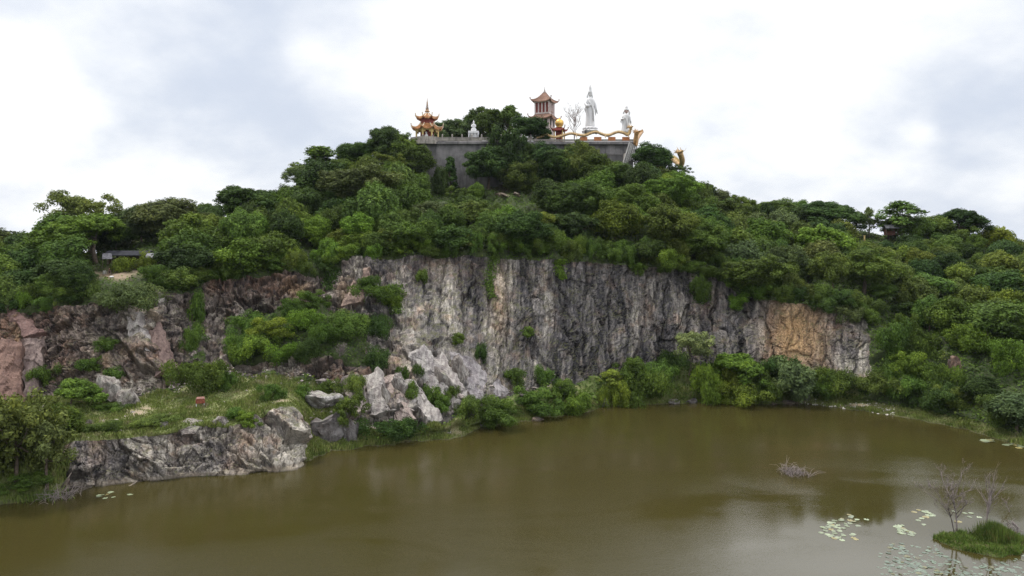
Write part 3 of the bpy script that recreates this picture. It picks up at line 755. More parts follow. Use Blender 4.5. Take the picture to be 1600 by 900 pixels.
for i in range(52):                                       # small trees crowding the brow of the cliff
    px = -30 + i * 27.5 + fr.uniform(-9, 9)
    if 140 < px < 275 or px > 1390: continue
    Y = np.interp(px, cols, TY) + fr.uniform(1.5, 4); X = (px - CX) / F * Y; z = ground(X, Y) - .4
    H = fr.uniform(4.2, 7.5)
    bright_ = 360 < px < 600 or 860 < px < 930
    put_tree(fr.choice(['vine', 'vine', 'dome']), X, Y, z, H * fr.uniform(.65, .95), H, fr.choice(['bright green', 'mid green', 'yellow-green'] if bright_ else ['mid green', 'dark green', 'olive green', 'mid green']), group='trees crowding the cliff brow', px=px, py=HY - (z + H * .6 - EYE) / Y * F, rs=fr)
pts = []
tries = 0
while tries < 7000 and len(pts) < 205:
    tries += 1
    px = fr.uniform(-120, 1720); y, z = column(px)
    row = fr.uniform(HILLROW + 2, CRESTROW - 2); i = int(row)
    Y, X = y[i], (px - CX) / F * y[i]
    if 640 < px < 1000 and Y > 248: continue
    if 155 < px < 262 and 157 < Y < 184: continue
    if 1345 < px < 1405 and Y > 236: continue
    H = fr.uniform(7.5, 12.5)
    if 1340 < px: H = fr.uniform(5.5, 10)
    W = H * fr.uniform(.8, 1.08)
    zg = z[i]
    top = HY - (zg + H - EYE) / Y * F
    lim = np.interp(px, SKY[:, 0], SKY[:, 1])
    if top < lim:
        H2 = zg * 0 + EYE - (lim - HY) * Y / F - zg
        if H2 < 4.5: continue
        W *= max(.75, H2 / H); H = H2; top = lim
    if any((X - a) ** 2 + (Y - b) ** 2 < (3.4 + .28 * w) ** 2 for a, b, w in TREES): continue
    if 145 < px < 270 and Y < 184 and top < 428: continue
    hw_ = W * .55 * F / Y
    if px - hw_ < 828 and px + hw_ > 768 and top < 316: continue
    if px - hw_ < 700 and px + hw_ > 678 and top < 306: continue
    if px - hw_ < 1356 and px + hw_ > 1345 and top < 378: continue
    mid = top + .4 * H / Y * F
    for x0, x1, y0, y1, cl, fm in ZONE:
        if x0 <= px < x1 and y0 <= mid < y1: break
    pts.append(px)
    put_tree(fr.choice(fm), X, Y, ground(X, Y) - .3, W, H, fr.choice(cl), px=px, py=mid, rs=fr)
print('trees', len(TREES), 'tries', tries)

# ------------------------------------------------------------------ shrubs
def make_shrub_proto(seed, kind, big=False):
    r = np.random.default_rng(seed)
    n = 30 if big else 16
    C = [np.array([r.normal() * .48, r.normal() * .48, r.uniform(.15, .8)]) for _ in range(n)]
    Rr = [r.uniform(.18, .34) if big else r.uniform(.28, .5) for _ in range(n)]
    Pn, N, tone = puffs_to_leaves(C, Rr, .4 if kind == 'flat' else .8, 5200 if big else 1500, .1, r, .2)
    if kind == 'spiky':
        N = unit(N * np.array([1, 1, .2]) + r.normal(size=N.shape) * .3)
    k = Pn[:, 2] > -.1
    me = leaf_mesh('shrub', Pn[k], N[k], .036 if big else .07, r, tone[k], .5)
    me.materials.append(MLEAF)
    return me, float(np.percentile(np.abs(Pn[:, 0]), 98) * 2), float(np.percentile(Pn[:, 2], 99.5))


SH = [make_shrub_proto(900 + i, ['round', 'round', 'flat', 'round', 'spiky'][i]) for i in range(5)]
SHB = [make_shrub_proto(950 + i, ['round', 'round', 'flat', 'round', 'spiky'][i], True) for i in range(5)]
SHFORM = ['rounded shrub', 'bushy shrub', 'low spreading shrub', 'dense shrub', 'wispy shrub']


def put_shrub(px, base, w, h, colour, kind=None, group='shrubs around the quarry', Y=None, rs=random):
    if Y is None:
        p, n = hit(px, base)
        if p is None or p.y > 240: return None
        X, Y, z = p
    else:
        X = (px - CX) / F * Y; z = ground(X, Y)
    k = rs.randrange(5) if kind is None else kind
    W, H = w * Y / F, h * Y / F
    me, w0, h0 = (SHB if W > 4.2 else SH)[k]
    o = link('shrub', me)
    o.location = (X, Y, z - .12 * H); o.rotation_euler = (0, 0, rs.uniform(0, 6.28)); o.scale = (W / w0, W / w0 * .9, H * 1.12 / h0)
    b = COLS[colour]; f = rs.uniform(.85, 1.2)
    o.color = (b[0] * f * rs.uniform(.9, 1.1), b[1] * f, b[2] * f, 1)
    tag(o, make_label(f'{colour} {SHFORM[k]}', px, base - h * .5, 'small' if H < 2 else 'big' if H > 4.5 else ''), 'shrub', group)
    return o


for a in [(770, 664, 92, 44, 'mid green'), (735, 655, 50, 36, 'olive green'), (612, 684, 76, 30, 'dark green'), (842, 650, 90, 44, 'mid green'), (898, 644, 66, 34, 'bright green'), (880, 622, 60, 30, 'mid green'), (955, 634, 44, 40, 'yellow-green'), (1002, 630, 84, 52, 'mid green'), (1030, 606, 60, 40, 'mid green'),
          (1110, 626, 60, 56, 'bright green'), (1165, 631, 82, 34, 'yellow-green'), (1140, 606, 50, 40, 'yellow-green'), (1200, 628, 50, 46, 'mid green'), (1215, 596, 60, 40, 'dark green'), (1282, 622, 50, 28, 'mid green'), (1320, 612, 80, 36, 'mid green'), (1375, 616, 70, 36, 'olive green'), (1425, 622, 62, 34, 'mid green'), (1462, 634, 70, 40, 'dark green'),
          (1490, 640, 60, 36, 'olive green'), (1560, 656, 60, 40, 'olive green'), (315, 616, 76, 52, 'olive green'), (292, 600, 44, 34, 'mid green'), (388, 668, 44, 24, 'bright green'), (370, 650, 30, 14, 'mid green'), (425, 622, 40, 22, 'mid green'), (350, 606, 40, 24, 'mid green'), (470, 618, 30, 18, 'mid green'), (548, 612, 50, 28, 'olive green'),
          (400, 562, 70, 40, 'bright green'), (450, 566, 60, 30, 'bright green'), (480, 560, 50, 36, 'dark green'), (430, 530, 70, 34, 'yellow-green'), (388, 520, 50, 34, 'mid green'), (470, 520, 70, 36, 'bright green'), (500, 540, 60, 34, 'mid green'), (545, 524, 70, 36, 'mid green'), (588, 528, 44, 36, 'dark green'), (590, 574, 46, 34, 'dark green'),
          (480, 490, 60, 36, 'mid green'), (450, 500, 50, 34, 'mid green'), (380, 552, 44, 30, 'mid green'), (300, 545, 34, 40, 'mid green'), (308, 500, 26, 44, 'mid green'), (590, 470, 60, 24, 'mid green'), (612, 478, 30, 16, 'bright green'), (575, 455, 36, 24, 'mid green'), (660, 440, 22, 20, 'mid green'), (715, 538, 34, 18, 'mid green'), (752, 562, 22, 26, 'dark green'),
          (825, 528, 30, 18, 'mid green'), (200, 484, 90, 40, 'grey-green'), (240, 440, 46, 26, 'mid green'), (190, 424, 26, 22, 'yellow-green'), (228, 416, 26, 24, 'yellow-green'), (165, 545, 34, 18, 'mid green'), (150, 580, 34, 22, 'mid green'), (130, 575, 24, 14, 'mid green'), (180, 594, 30, 20, 'mid green'), (60, 450, 60, 30, 'dark green'), (10, 470, 50, 30, 'dark green'),
          (62, 605, 50, 34, 'mid green'), (640, 620, 34, 24, 'mid green'), (665, 632, 40, 30, 'mid green'), (690, 645, 40, 28, 'mid green'), (655, 590, 24, 22, 'mid green'), (625, 600, 24, 26, 'mid green'), (705, 620, 26, 18, 'mid green'), (800, 600, 40, 24, 'mid green'), (850, 600, 40, 30, 'mid green'), (990, 594, 60, 36, 'mid green'), (1050, 590, 50, 40, 'dark green'),
          (1330, 500, 46, 26, 'grey-green'), (1300, 600, 40, 22, 'mid green'), (1398, 560, 60, 60, 'mid green'), (1430, 590, 60, 40, 'bright green'), (1390, 605, 50, 40, 'mid green'), (1450, 560, 60, 40, 'mid green'), (1520, 545, 80, 40, 'bright green'), (1470, 610, 60, 40, 'mid green'), (1570, 575, 70, 46, 'bright green'), (1555, 530, 60, 34, 'mid green'), (1410, 530, 50, 40, 'mid green'),
          (30, 765, 70, 24, 'mid green'), (62, 757, 40, 20, 'olive green'), (180, 640, 50, 12, 'mid green'), (160, 676, 60, 20, 'olive green'), (240, 668, 70, 18, 'olive green'), (505, 612, 30, 16, 'olive green'), (1095, 470, 30, 40, 'mid green'), (1150, 480, 40, 24, 'bright green'), (1040, 425, 40, 16, 'mid green')]:
    put_shrub(*a)
sr = random.Random(5)
for a in [(184, 409, 24, 17, 'mid green'), (214, 408, 28, 16, 'olive green'), (232, 410, 24, 20, 'yellow-green'), (196, 414, 20, 13, 'yellow-green')]:
    put_shrub(*a, Y=168.5, rs=sr, group='shrubs in front of the hut')
for i in range(62):                                     # along the brow of the cliff, hanging over it
    px = -20 + i * 22.6 + sr.uniform(-8, 8)
    if 148 < px < 262 or px > 1375: continue
    y = np.interp(px, cols, TY); zc_ = np.interp(px, cols, Tz)
    put_shrub(px, HY - (zc_ - EYE) / y * F, sr.uniform(26, 52), sr.uniform(16, 34), sr.choice(['mid green', 'dark green', 'olive green', 'mid green', 'bright green']), Y=y + sr.uniform(-.6, 1.8), group='shrubs on the cliff brow', rs=sr)

# ------------------------------------------------------------------ ground cover that nobody could count
def area_sample(sel, n, weight, r, spread=0.0):
    Q = quads[sel]; A, B, C_, D = (Vf[Q[:, k]] for k in range(4))
    nn = np.cross(C_ - A, D - B); ar = np.linalg.norm(nn, axis=1) * .5
    w = ar * weight; w = w / w.sum()
    i = r.choice(len(Q), n, p=w)
    u, v = r.uniform(0, 1, (2, n, 1))
    p = (A[i] * (1 - u) + B[i] * u) * (1 - v) + (D[i] * (1 - u) + C_[i] * u) * v
    N = unit(nn[i]); N = N * np.sign(N[:, 2:3] + 1e-3)
    return p, N, i


def cover_mat(name, cols4, scale, trans=.2):
    m, t = new_mat(name)
    co = t.n('TexCoord').outputs['Object']
    n1 = t.noise(co, scale, 5, .6); n2 = t.noise(co, scale * 4.3, 4, .6)
    c = t.mix(t.ramp(n1, .36, .6), cols4[0], cols4[1])
    c = t.mix(t.ramp(n2, .48, .66), c, cols4[2])
    c = t.mix(t.ramp(t.noise(co, scale * 1.7, 4, .6), .56, .7, 0, .9), c, cols4[3])
    v = t.math('ADD', t.math('MULTIPLY', t.attr('rnd'), .8), .6)
    c = t.mix(1.0, c, t.n('CombineXYZ', {0: v, 1: v, 2: v}).outputs[0], 'MULTIPLY')
    p = t.n('BsdfPrincipled', {'Base Color': c, 'Roughness': .75, 'Specular IOR Level': .08})
    mx = t.n('MixShader', {0: trans, 1: p.outputs[0], 2: t.n('BsdfTranslucent', {'Color': c}).outputs[0]})
    t.out(mx.outputs[0])
    return m


r = np.random.default_rng(33)
MUNDER = cover_mat('undergrowth_leaves', [(.043, .076, .02), (.08, .132, .026), (.102, .16, .028), (.135, .16, .034)], .07)
veg = (is_hill | (is_bank & (pf > 540) & (uf > 1.95))) & (pf > -420) & (pf < 2050) & (uf < 9.0)
soilq = attrs['soil'][:-1, :-1]
pv, Nv, iv = area_sample(veg, 400000, (1 - np.clip(soilq[veg] * 1.6, 0, 1)) * np.where(pf[veg] > 1100, 1.5, 1.0), r)
off = np.abs(r.normal(size=(len(pv), 1))) * .32
Nl = unit(Nv + r.normal(size=Nv.shape) * .6 + np.array([0, -.1, .3]))
o = link('undergrowth', leaf_mesh('undergrowth', pv + Nv * off, Nl, .27, r, r.uniform(0, 1, len(pv))), MUNDER)
tag(o, kind='stuff')
MGRASS = cover_mat('grass_blades', [(.115, .155, .04), (.16, .2, .05), (.21, .22, .08), (.27, .24, .14)], .16, .15)
gsel = is_bank & (pf > -90) & (pf < 1690) & (uf > 1.02) & ((pf < 540) | (uf < 2.3))
pg, Ng, ig = area_sample(gsel, 130000, np.where(pf[gsel] > 470, 1.6, 1) * (1 - np.clip(soilq[gsel] * 1.4, 0, .96)), r)
k = pg[:, 2] > .02
pg = pg[k]
hg = r.uniform(.12, .34, len(pg)) * (1 + .9 * np.clip(fbm(pg * .35, 3, 8), -.6, 1))
a_ = r.uniform(0, 2 * PI, len(pg)); d_ = np.stack([np.cos(a_), np.sin(a_), np.zeros_like(a_)], 1)
lean = r.normal(size=(len(pg), 3)) * np.array([.4, .4, 0]) * hg[:, None] + np.array([0, 0, 1]) * hg[:, None] * 1.6
wd = d_ * (.06 + .16 * hg[:, None])
Vg = np.stack([pg - wd - np.array([0, 0, .05]), pg + wd - np.array([0, 0, .05]), pg + lean * .7 + wd * .6, pg + lean], 1).reshape(-1, 3)
o = link('grass', mesh_np('grass', Vg, np.arange(len(Vg), dtype=np.int32).reshape(-1, 4), fattrs={'rnd': r.uniform(0, 1, len(pg)), 'tone': r.uniform(0, 1, len(pg))}), MGRASS)
tag(o, kind='stuff')


def hanging_vine(px, y0, y1, w, colour, label, n=1500):
    pts_, nn = [], []
    for i in range(n):
        f = random.random()
        x = px + random.gauss(0, 1) * w * (.55 - .25 * f) + math.sin(f * 5 + px) * 3; y = y0 + (y1 - y0) * f
        p, nn_ = hit(x, y)
        if p is None or p.y > 230: continue
        d = Vector(nn_) if nn_.y < 0 else -Vector(nn_)
        pts_.append(p + d * random.uniform(.05, .6)); nn.append(d + Vector((random.gauss(0, .5), random.gauss(0, .5), random.gauss(0, .5) + .3)))
    me = leaf_mesh('hanging_vine', np.array(pts_), np.array(nn), .22, r, r.uniform(0, .8, len(pts_)))
    o = link('hanging_vine', me, MLEAF); o.color = (*COLS[colour], 1)
    return tag(o, label, 'vine', 'vines hanging down the cliff')


hanging_vine(768, 398, 466, 9, 'mid green', 'narrow green vine curtain hanging down the upper main cliff')
hanging_vine(1095, 424, 474, 15, 'dark green', 'wide dark vine hanging off the brow above the cliff notch')
hanging_vine(516, 420, 452, 12, 'dark green', 'short dark vine hanging between two rusty brow rocks')
hanging_vine(876, 405, 436, 9, 'bright green', 'short bright vine hanging over the brow of the streaked cliff')
hanging_vine(618, 445, 490, 14, 'mid green', 'loose green creeper slanting across the cream streaked rock')

# ------------------------------------------------------------------ boulders
def warp_(c):
    return np.stack([fbm(c * 1.5, 2, 5), fbm(c * 1.5, 2, 6), fbm(c * 1.5, 2, 7)], -1) * .3


def boulder(px, base, w, h, col, label, seed, flat=.8, Y=None, sink=.33, rough=1.0, lean=0.0):
    if Y is None:
        p, _ = hit(px, base)
        if p is None: return
        X, Y, z = p
    else:
        X = (px - CX) / F * Y; z = ground(X, Y)
    k = Y / F
    bm = bmesh.new(); bmesh.ops.create_icosphere(bm, subdivisions=4, radius=1)
    co = np.array([v.co for v in bm.verts])
    rr = np.random.default_rng(seed)
    for _ in range(13):                                                # cleave it by planes
        d = unit(rr.normal(size=3)); t_ = rr.uniform(.38, .72)
        s = co @ d; co = co - np.where(s > t_, s - t_, 0)[:, None] * d
    co = co * (1 + .13 * rough * facets(co * 2.3 + warp_(co) + seed, seed) + .05 * fbm(co * 3 + seed, 3, seed))[:, None]
    co[:, 0] += co[:, 2] * lean
    for v, c in zip(bm.verts, co): v.co = c
    me = bpy.data.meshes.new('boulder'); bm.to_mesh(me); bm.free()
    o = link('boulder', me, MBOULDER)
    H = h * k
    o.scale = (w * k / 1.5, w * k / 1.5 * flat, H / 1.35); o.location = (X, Y + w * k * .25, z + H * (.5 - sink)); o.rotation_euler = (0, 0, rr.uniform(-.5, .5))
    o.color = (*col, 1)
    return tag(o, label, 'boulder', 'loose boulders of the quarry')


PALE, GREY, TAN, WARM = (.44, .41, .38), (.25, .235, .235), (.36, .29, .23), (.3, .2, .15)
for a in [(172, 632, 40, 50, PALE, 'grey-white leaning boulder beside the bright tree on the grass shelf', 3, .6, None, .1, 1, -.2), (190, 640, 34, 40, PALE, 'pale split boulder in front of the leaning one on the grass', 4, .7, None, .1),
          (238, 500, 34, 24, TAN, 'light tan boulder balanced under the cliff-edge bushes', 5), (244, 478, 26, 30, PALE, 'cream boulder above the balanced tan one', 6),
          (500, 642, 52, 38, (.58, .56, .54), 'big white boulder with flat faces beside the slope path', 8, .8, None, .2), (510, 692, 66, 54, GREY, 'dark grey blocky boulder standing on the shore grass', 10, .7), (548, 690, 24, 40, GREY, 'small grey block beside the dark shore boulder', 12),
          (355, 596, 18, 26, PALE, 'pale tilted slab under the green ledge', 11, .5, None, .2, 1, .4), (440, 680, 40, 52, PALE, 'pale pointed boulder on the tip of the rock point', 13, .8), (400, 672, 24, 30, PALE, 'pale rounded boulder next to the bright bush on the rim', 15), (300, 676, 36, 26, PALE, 'whitish knobbly boulder on the rim of the shelf', 14), (255, 670, 24, 18, GREY, 'grey low boulder on the shelf rim', 16), (345, 672, 26, 22, PALE, 'cream jagged boulder near the middle of the rim', 17),
          (700, 677, 12, 8, (.6, .58, .55), 'small white stone on the mown shore strip', 18), (752, 667, 12, 10, PALE, 'pale stone at the end of the shore strip', 19), (838, 660, 24, 9, TAN, 'flat tan rock at the waterline under the bushes', 20), (945, 636, 16, 12, GREY, 'grey rock at the waterline under the yellow-green tree', 21), (1057, 631, 18, 9, GREY, 'grey rock at the waterline below the pale tree', 22), (1084, 631, 18, 10, GREY, 'rounded grey rock beside the pale tree waterline rock', 23),
          (1210, 632, 12, 5, TAN, 'flat tan rock at the waterline near the stony beach', 24), (1236, 631, 22, 6, TAN, 'low tan slab where the stony beach begins', 25), (1498, 584, 20, 28, WARM, 'reddish pointed rock poking out of the green vines', 26, .7, None, .2), (1263, 626, 12, 14, GREY, 'grey upright rock behind the beach slab', 27), (668, 618, 12, 30, PALE, 'narrow pale rock blade on the lower slope', 28, .5, None, .15, 1, -.3),
          (790, 308, 26, 10, TAN, 'pinkish rubble block below the retaining wall', 30), (806, 306, 16, 9, TAN, 'smaller pinkish rubble block below the retaining wall', 31), (776, 306, 18, 8, WARM, 'brown rubble block below the retaining wall', 32), (905, 424, 14, 18, GREY, 'grey rock knob on the brow of the streaked cliff', 33)]:
    boulder(*a)
for i, (px, base, w_, h_, ln, lb) in enumerate([(603, 650, 26, 56, -.35, 'tall pale rock blade leaning over the dark shore bush'), (630, 660, 22, 44, -.3, 'pale rock blade between the two slope gullies'), (622, 612, 20, 40, -.4, 'upper pale rock blade on the broken slope'), (654, 606, 24, 46, -.45, 'pale tilted rock plate under the cream streaked rock'), (690, 610, 34, 50, -.6, 'broad pale slab leaning against the main cliff foot'), (720, 600, 34, 50, -.6, 'second broad slab leaning at the main cliff foot nearer the vine'), (575, 612, 22, 34, -.2, 'reddish-grey rock block at the head of the slope gully'), (566, 640, 26, 36, -.2, 'pale broken block above the shore grass strip')]):
    boulder(px, base, w_, h_, PALE if i != 6 else WARM, lb, 60 + i, .5, None, .2, 1, ln)
def rock_slab(quad, push, thick, col, label, seed):
    c4 = []
    for px, py in quad:
        p, _ = hit(px, py)
        if p is None: return
        c4.append(p)
    ym = sorted(p.y for p in c4)
    c4 = [P(px, py, min(max(p.y, ym[0]), ym[1] + 6) - push) for (px, py), p in zip(quad, c4)]
    A, B, C_, D_ = [np.array(v) for v in c4]
    nu, nv = 26, 40
    u, v = np.meshgrid(np.linspace(0, 1, nu), np.linspace(0, 1, nv), indexing='ij')
    u_, v_ = u[..., None], v[..., None]
    Pm = (A * (1 - u_) + B * u_) * (1 - v_) + (D_ * (1 - u_) + C_ * u_) * v_
    N = unit(np.cross(C_ - A, D_ - B)); N = N * (1 if N[1] < 0 else -1)
    rim = np.minimum(np.minimum(u, 1 - u) * 6, np.minimum(v, 1 - v) * 9).clip(0, 1)
    jag = np.stack([fbm(Pm * .5 + seed, 3, seed + i) for i in range(3)], -1) * .55 * (1 - rim)[..., None]
    rl = facets(Pm * np.array([.5, .5, .35]) + seed, seed) * .28 + fbm(Pm * 1.2, 3, seed) * .12
    T = Pm + N * (rl - (1 - rim) * .35)[..., None] + jag
    K = Pm - N * thick + jag
    ia = np.arange(nu * nv).reshape(nu, nv); off_ = nu * nv
    q_ = np.stack([ia[:-1, :-1], ia[1:, :-1], ia[1:, 1:], ia[:-1, 1:]], -1).reshape(-1, 4)
    ring = np.concatenate([ia[:, 0], ia[-1, 1:], ia[-2::-1, -1], ia[0, -2:0:-1]])
    sd = np.stack([ring, np.roll(ring, -1), np.roll(ring, -1) + off_, ring + off_], 1)
    o = link('rock_slab', mesh_np('rock_slab', np.concatenate([T.reshape(-1, 3), K.reshape(-1, 3)]), np.concatenate([q_, q_ + off_, sd])), MSLAB)
    o.color = (*col, 1)
    return tag(o, label, 'rock slab', 'tilted slabs of the quarry face', 'thing')


MSLAB, t = new_mat('slab_rock')
co = t.n('TexCoord').outputs['Object']; oc = t.n('ObjectInfo').outputs['Color']
rot_ = t.n('Mapping', {'Vector': co, 'Rotation': (0, .62, 0), 'Scale': (1.5, .6, .16)}).outputs[0]
s1 = t.noise(rot_, 1.0, 6, .62, dist=.4); mid = t.noise(co, .9, 7, .65); fine = t.noise(co, 4, 6, .7)
c = t.mix(t.ramp(s1, .34, .66), t.mix(1.0, oc, (.5, .47, .5), 'MULTIPLY'), oc)
c = t.mix(t.ramp(mid, .52, .7, 0, .7), c, t.mix(1.0, oc, (.42, .38, .37), 'MULTIPLY'))
c = t.mix(t.ramp(s1, .62, .72, 0, .7), c, (.07, .065, .07))
g = t.ramp(fine, .25, .75, .75, 1.25)
c = t.mix(1.0, c, t.n('CombineXYZ', {0: g, 1: g, 2: g}).outputs[0], 'MULTIPLY')
t.out(t.n('BsdfPrincipled', {'Base Color': c, 'Roughness': .88, 'Normal': t.n('Bump', {'Height': t.math('ADD', s1, t.math('MULTIPLY', fine, .5)), 'Strength': .9, 'Distance': .25}).outputs[0]}).outputs[0])
LAV, PSL = (.36, .335, .335), (.43, .4, .37)
for i, (q_, ps, col_, lb) in enumerate([([(700, 548), (738, 556), (798, 612), (744, 628)], .9, LAV, 'broad lavender-grey slab tilting down to the bushes below the main cliff'), ([(670, 556), (694, 550), (742, 632), (714, 640)], 1.1, PSL, 'long pale slab beside the broad lavender-grey one'),
        ([(628, 594), (644, 588), (694, 652), (668, 656)], 1.9, PSL, 'narrow pale slab pointing at the shore bushes'), ([(596, 592), (616, 582), (650, 656), (618, 662)], 2.4, (.4, .33, .29), 'pinkish slab standing over the dark shore bush'), ([(566, 586), (590, 572), (612, 640), (576, 650)], .8, PSL, 'pale slab closing the slope above the white boulder'),
        ([(638, 546), (664, 538), (708, 612), (674, 618)], 1.7, (.38, .36, .34), 'grey-cream slab bridging the long pale slab and the narrow one'), ([(536, 592), (562, 578), (588, 638), (552, 648)], 1.6, (.36, .31, .28), 'tan-grey slab just uphill of the white boulder beside the dead trunk'),
        ([(-12, 528), (34, 532), (30, 628), (-14, 634)], 1.5, (.23, .14, .11), 'rust-brown wall slab under the dark red roof-like slab'), ([(38, 530), (66, 526), (58, 618), (34, 626)], 1.3, (.25, .19, .17), 'brown-grey wall slab next to the rust-brown one'),
        ([(228, 488), (244, 484), (280, 574), (258, 580)], .9, (.27, .19, .165), 'reddish slab leaning down the cliff under the hut clearing'), ([(196, 494), (218, 488), (232, 548), (202, 552)], 1.0, (.4, .375, .35), 'pale grey slab left standing beside the leaning reddish one'),
        ([(-14, 462), (4, 464), (68, 516), (40, 526)], 1.7, (.2, .12, .105), 'dark red slab sloping like a roof over the mossy rust wall'), ([(560, 420), (576, 414), (566, 470), (532, 476)], 1.7, (.34, .25, .2), 'tan slab at the corner where the main cliff begins')]):
    rock_slab(q_, ps, 2.6, col_, lb.replace(' left standing', ' standing'), 70 + i)
# stones and litter on the far beach, uncountable specks
pb, Nb, _ = area_sample(is_bank & (uf > 1.2) & (uf < 2.0) & (pf > 1240) & (pf < 1400), 170, np.ones(int((is_bank & (uf > 1.2) & (uf < 2.0) & (pf > 1240) & (pf < 1400)).sum())), r)
Vs, Fs = [], []
oc = np.array([(1, 0, 0), (0, 1, 0), (-1, 0, 0), (0, -1, 0), (0, 0, .8), (0, 0, -.8)])
of = np.array([(0, 1, 4), (1, 2, 4), (2, 3, 4), (3, 0, 4), (1, 0, 5), (2, 1, 5), (3, 2, 5), (0, 3, 5)])
for i, p in enumerate(pb):
    Vs.append(p + (oc + r.normal(size=oc.shape) * .2) * r.uniform(.08, .3) * np.array([1.3, 1, .8])); Fs.append(of + 6 * i)
tag(link('beach_pebbles', mesh_np('beach_pebbles', np.concatenate(Vs), np.concatenate(Fs)), simple_mat('pebble', (.5, .47, .43), .8, .4, 3)), kind='stuff')

def scree(name, sel, n_, lo_, hi_, mat):
    pb, _, _ = area_sample(sel, n_, np.ones(int(sel.sum())), r)
    Vs, Fs = [], []
    for i, p in enumerate(pb):
        Vs.append(p + (oc + r.normal(size=oc.shape) * .3) * r.uniform(lo_, hi_) * (.4 + r.uniform() ** 3) * np.array([1.2, 1, .8])); Fs.append(of + 6 * i)
    tag(link(name, mesh_np(name, np.concatenate(Vs), np.concatenate(Fs)), mat), kind='stuff')


scree('shelf_rubble', is_bank & (uf > 1.9) & (uf < 3.0) & (pf > 60) & (pf < 620), 260, .08, .5, simple_mat('rubble', (.34, .3, .27), .9, .4, 2))
scree('cliff_foot_rubble', (is_bank | is_hill | is_rock) & (uf > 2.75) & (uf < 3.3) & (pf > 100) & (pf < 900), 500, .12, .75, simple_mat('foot_rubble', (.27, .235, .22), .9, .45, 2))

# ------------------------------------------------------------------ the temple terrace
MCONC = simple_mat('weathered_concrete', (.21, .2, .205), .85, .45, .5, streak=.95)
MCONC, t = new_mat('stained_concrete')
co = t.n('TexCoord').outputs['Object']
n1 = t.noise(co, .35, 6, .6); n2 = t.noise(co, 1.0, 6, .6, sc=(.42, .42, .07), dist=.7); n3 = t.noise(co, 2.2, 6, .65)
c = t.mix(t.ramp(n1, .3, .7), (.15, .142, .148), (.27, .255, .255))
c = t.mix(t.ramp(n2, .46, .66, 0, .8), c, (.07, .068, .072))
c = t.mix(t.ramp(n2, .42, .3, 0, .45), c, (.36, .34, .33))
c = t.mix(t.math('MULTIPLY', t.ramp(n3, .5, .7), t.ramp(n1, .55, .4, 0, .6)), c, (.085, .095, .05))
t.out(t.n('BsdfPrincipled', {'Base Color': c, 'Roughness': .9, 'Normal': t.n('Bump', {'Height': n3, 'Strength': .5, 'Distance': .1}).outputs[0]}).outputs[0])
MCONC2 = simple_mat('pale_concrete', (.34, .31, .28), .8, .25, .5, streak=.6)
MWHITE = simple_mat('white_plaster', (.72, .72, .73), .6, .05, 2, streak=.15)
MGOLD = simple_mat('yellow_gold_paint', (.46, .31, .155), .65, .5, 5, streak=.7)
MOCHRE = simple_mat('yellow_plaster', (.62, .47, .2), .7, .15, 2)
MTILE = simple_mat('orange_glazed_tiles', (.37, .18, .075), .5, .4, 3)
MEAVE = simple_mat('pale_eave_ridge', (.68, .56, .42), .6, .2, 3)
MRED = simple_mat('dark_red_paint', (.22, .045, .035), .6, .2, 2)
MPINK = simple_mat('pinkish_plaster', (.56, .48, .46), .7, .12, 2)
MBROWNT = simple_mat('dull_red_tiles', (.29, .175, .13), .75, .3, 3)
MDARK = simple_mat('dark_opening', (.02, .018, .016), .8)
MSHEEN = simple_mat('gilded_metal', (.75, .48, .14), .35, .15, 2, metal=.6)
TZ = 73.0                                                        # floor of the terrace


def X_(px, Y): return (px - CX) / F * Y
def Z_(py, Y): return EYE - (py - HY) / F * Y


WY = 255.5
x0, x1 = X_(660, WY), X_(990, WY)
w = empty('retaining_wall', ((x0 + x1) / 2, WY, 48), 0, 'long weathered grey concrete retaining wall holding up the temple terrace', 'wall')
inv = Vector(((x0 + x1) / 2, WY, 48))
mb = MB()
fr_ = [(x0, WY), (X_(830, WY), WY), (X_(832, WY), WY + .8), (x1, WY + .8), (x1 + 3, WY + 34), (x0 - 2, WY + 34)]
mb.rings([[Vector((x, y, 46)) - inv for x, y in fr_], [Vector((x, y, TZ - 1.2)) - inv for x, y in fr_]])
mb.build('wall_face', MCONC, w)
mb = MB()
fo = [(x0 - .9, WY - 1.1), (X_(830, WY) + .3, WY - 1.1), (X_(832, WY) + .2, WY - .5), (x1 + .9, WY - .5), (x1 + 3.6, WY + 34.6), (x0 - 2.6, WY + 34.6)]
mb.rings([[Vector((x, y, TZ - 1.2)) - inv for x, y in fo], [Vector((x, y, TZ - .55)) - inv for x, y in fo], [Vector((x, y, TZ)) - inv for x, y in fr_]])
mb.build('ledge', MCONC, w)
mb = MB()
for i in range(0):
    xx = x0 + 1 + i * (X_(828, WY) - x0) / 6.5
    mb.box(Vector((xx, WY + .1, TZ - 6)) - inv, (.3, .3, 9.4))
for zz in (TZ - 4.6, TZ - 9.4): mb.box(Vector(((x0 + x1) / 2, WY + .12, zz)) - inv, (x1 - x0 - .3, .3, .35))
mb.build('wall_rib', MCONC, w)
mb = MB()
xa, xb = x0 - .4, X_(832, WY)
mb.box(Vector(((xa + xb) / 2, WY - .55, TZ + .5)) - inv, (xb - xa, .3, 1.0)); mb.box(Vector(((xa + xb) / 2, WY - .55, TZ + 1.1)) - inv, (xb - xa, .5, .16))
mb.build('parapet', MCONC2, w)
for i in range(12):
    xx = xa + .6 + i * (xb - xa - 1.2) / 11
    mb = MB(); mb.box(Vector((xx, WY - .6, TZ + .8)) - inv, (.5, .55, 1.6), bev=.04); mb.lathe([(.05, 0), (.26, .1), (.3, .3), (.18, .5), (.03, .68)], 8, Vector((xx, WY - .6, TZ + 1.6)) - inv)
    mb.build('parapet_post', MCONC2, w)
mb = MB()
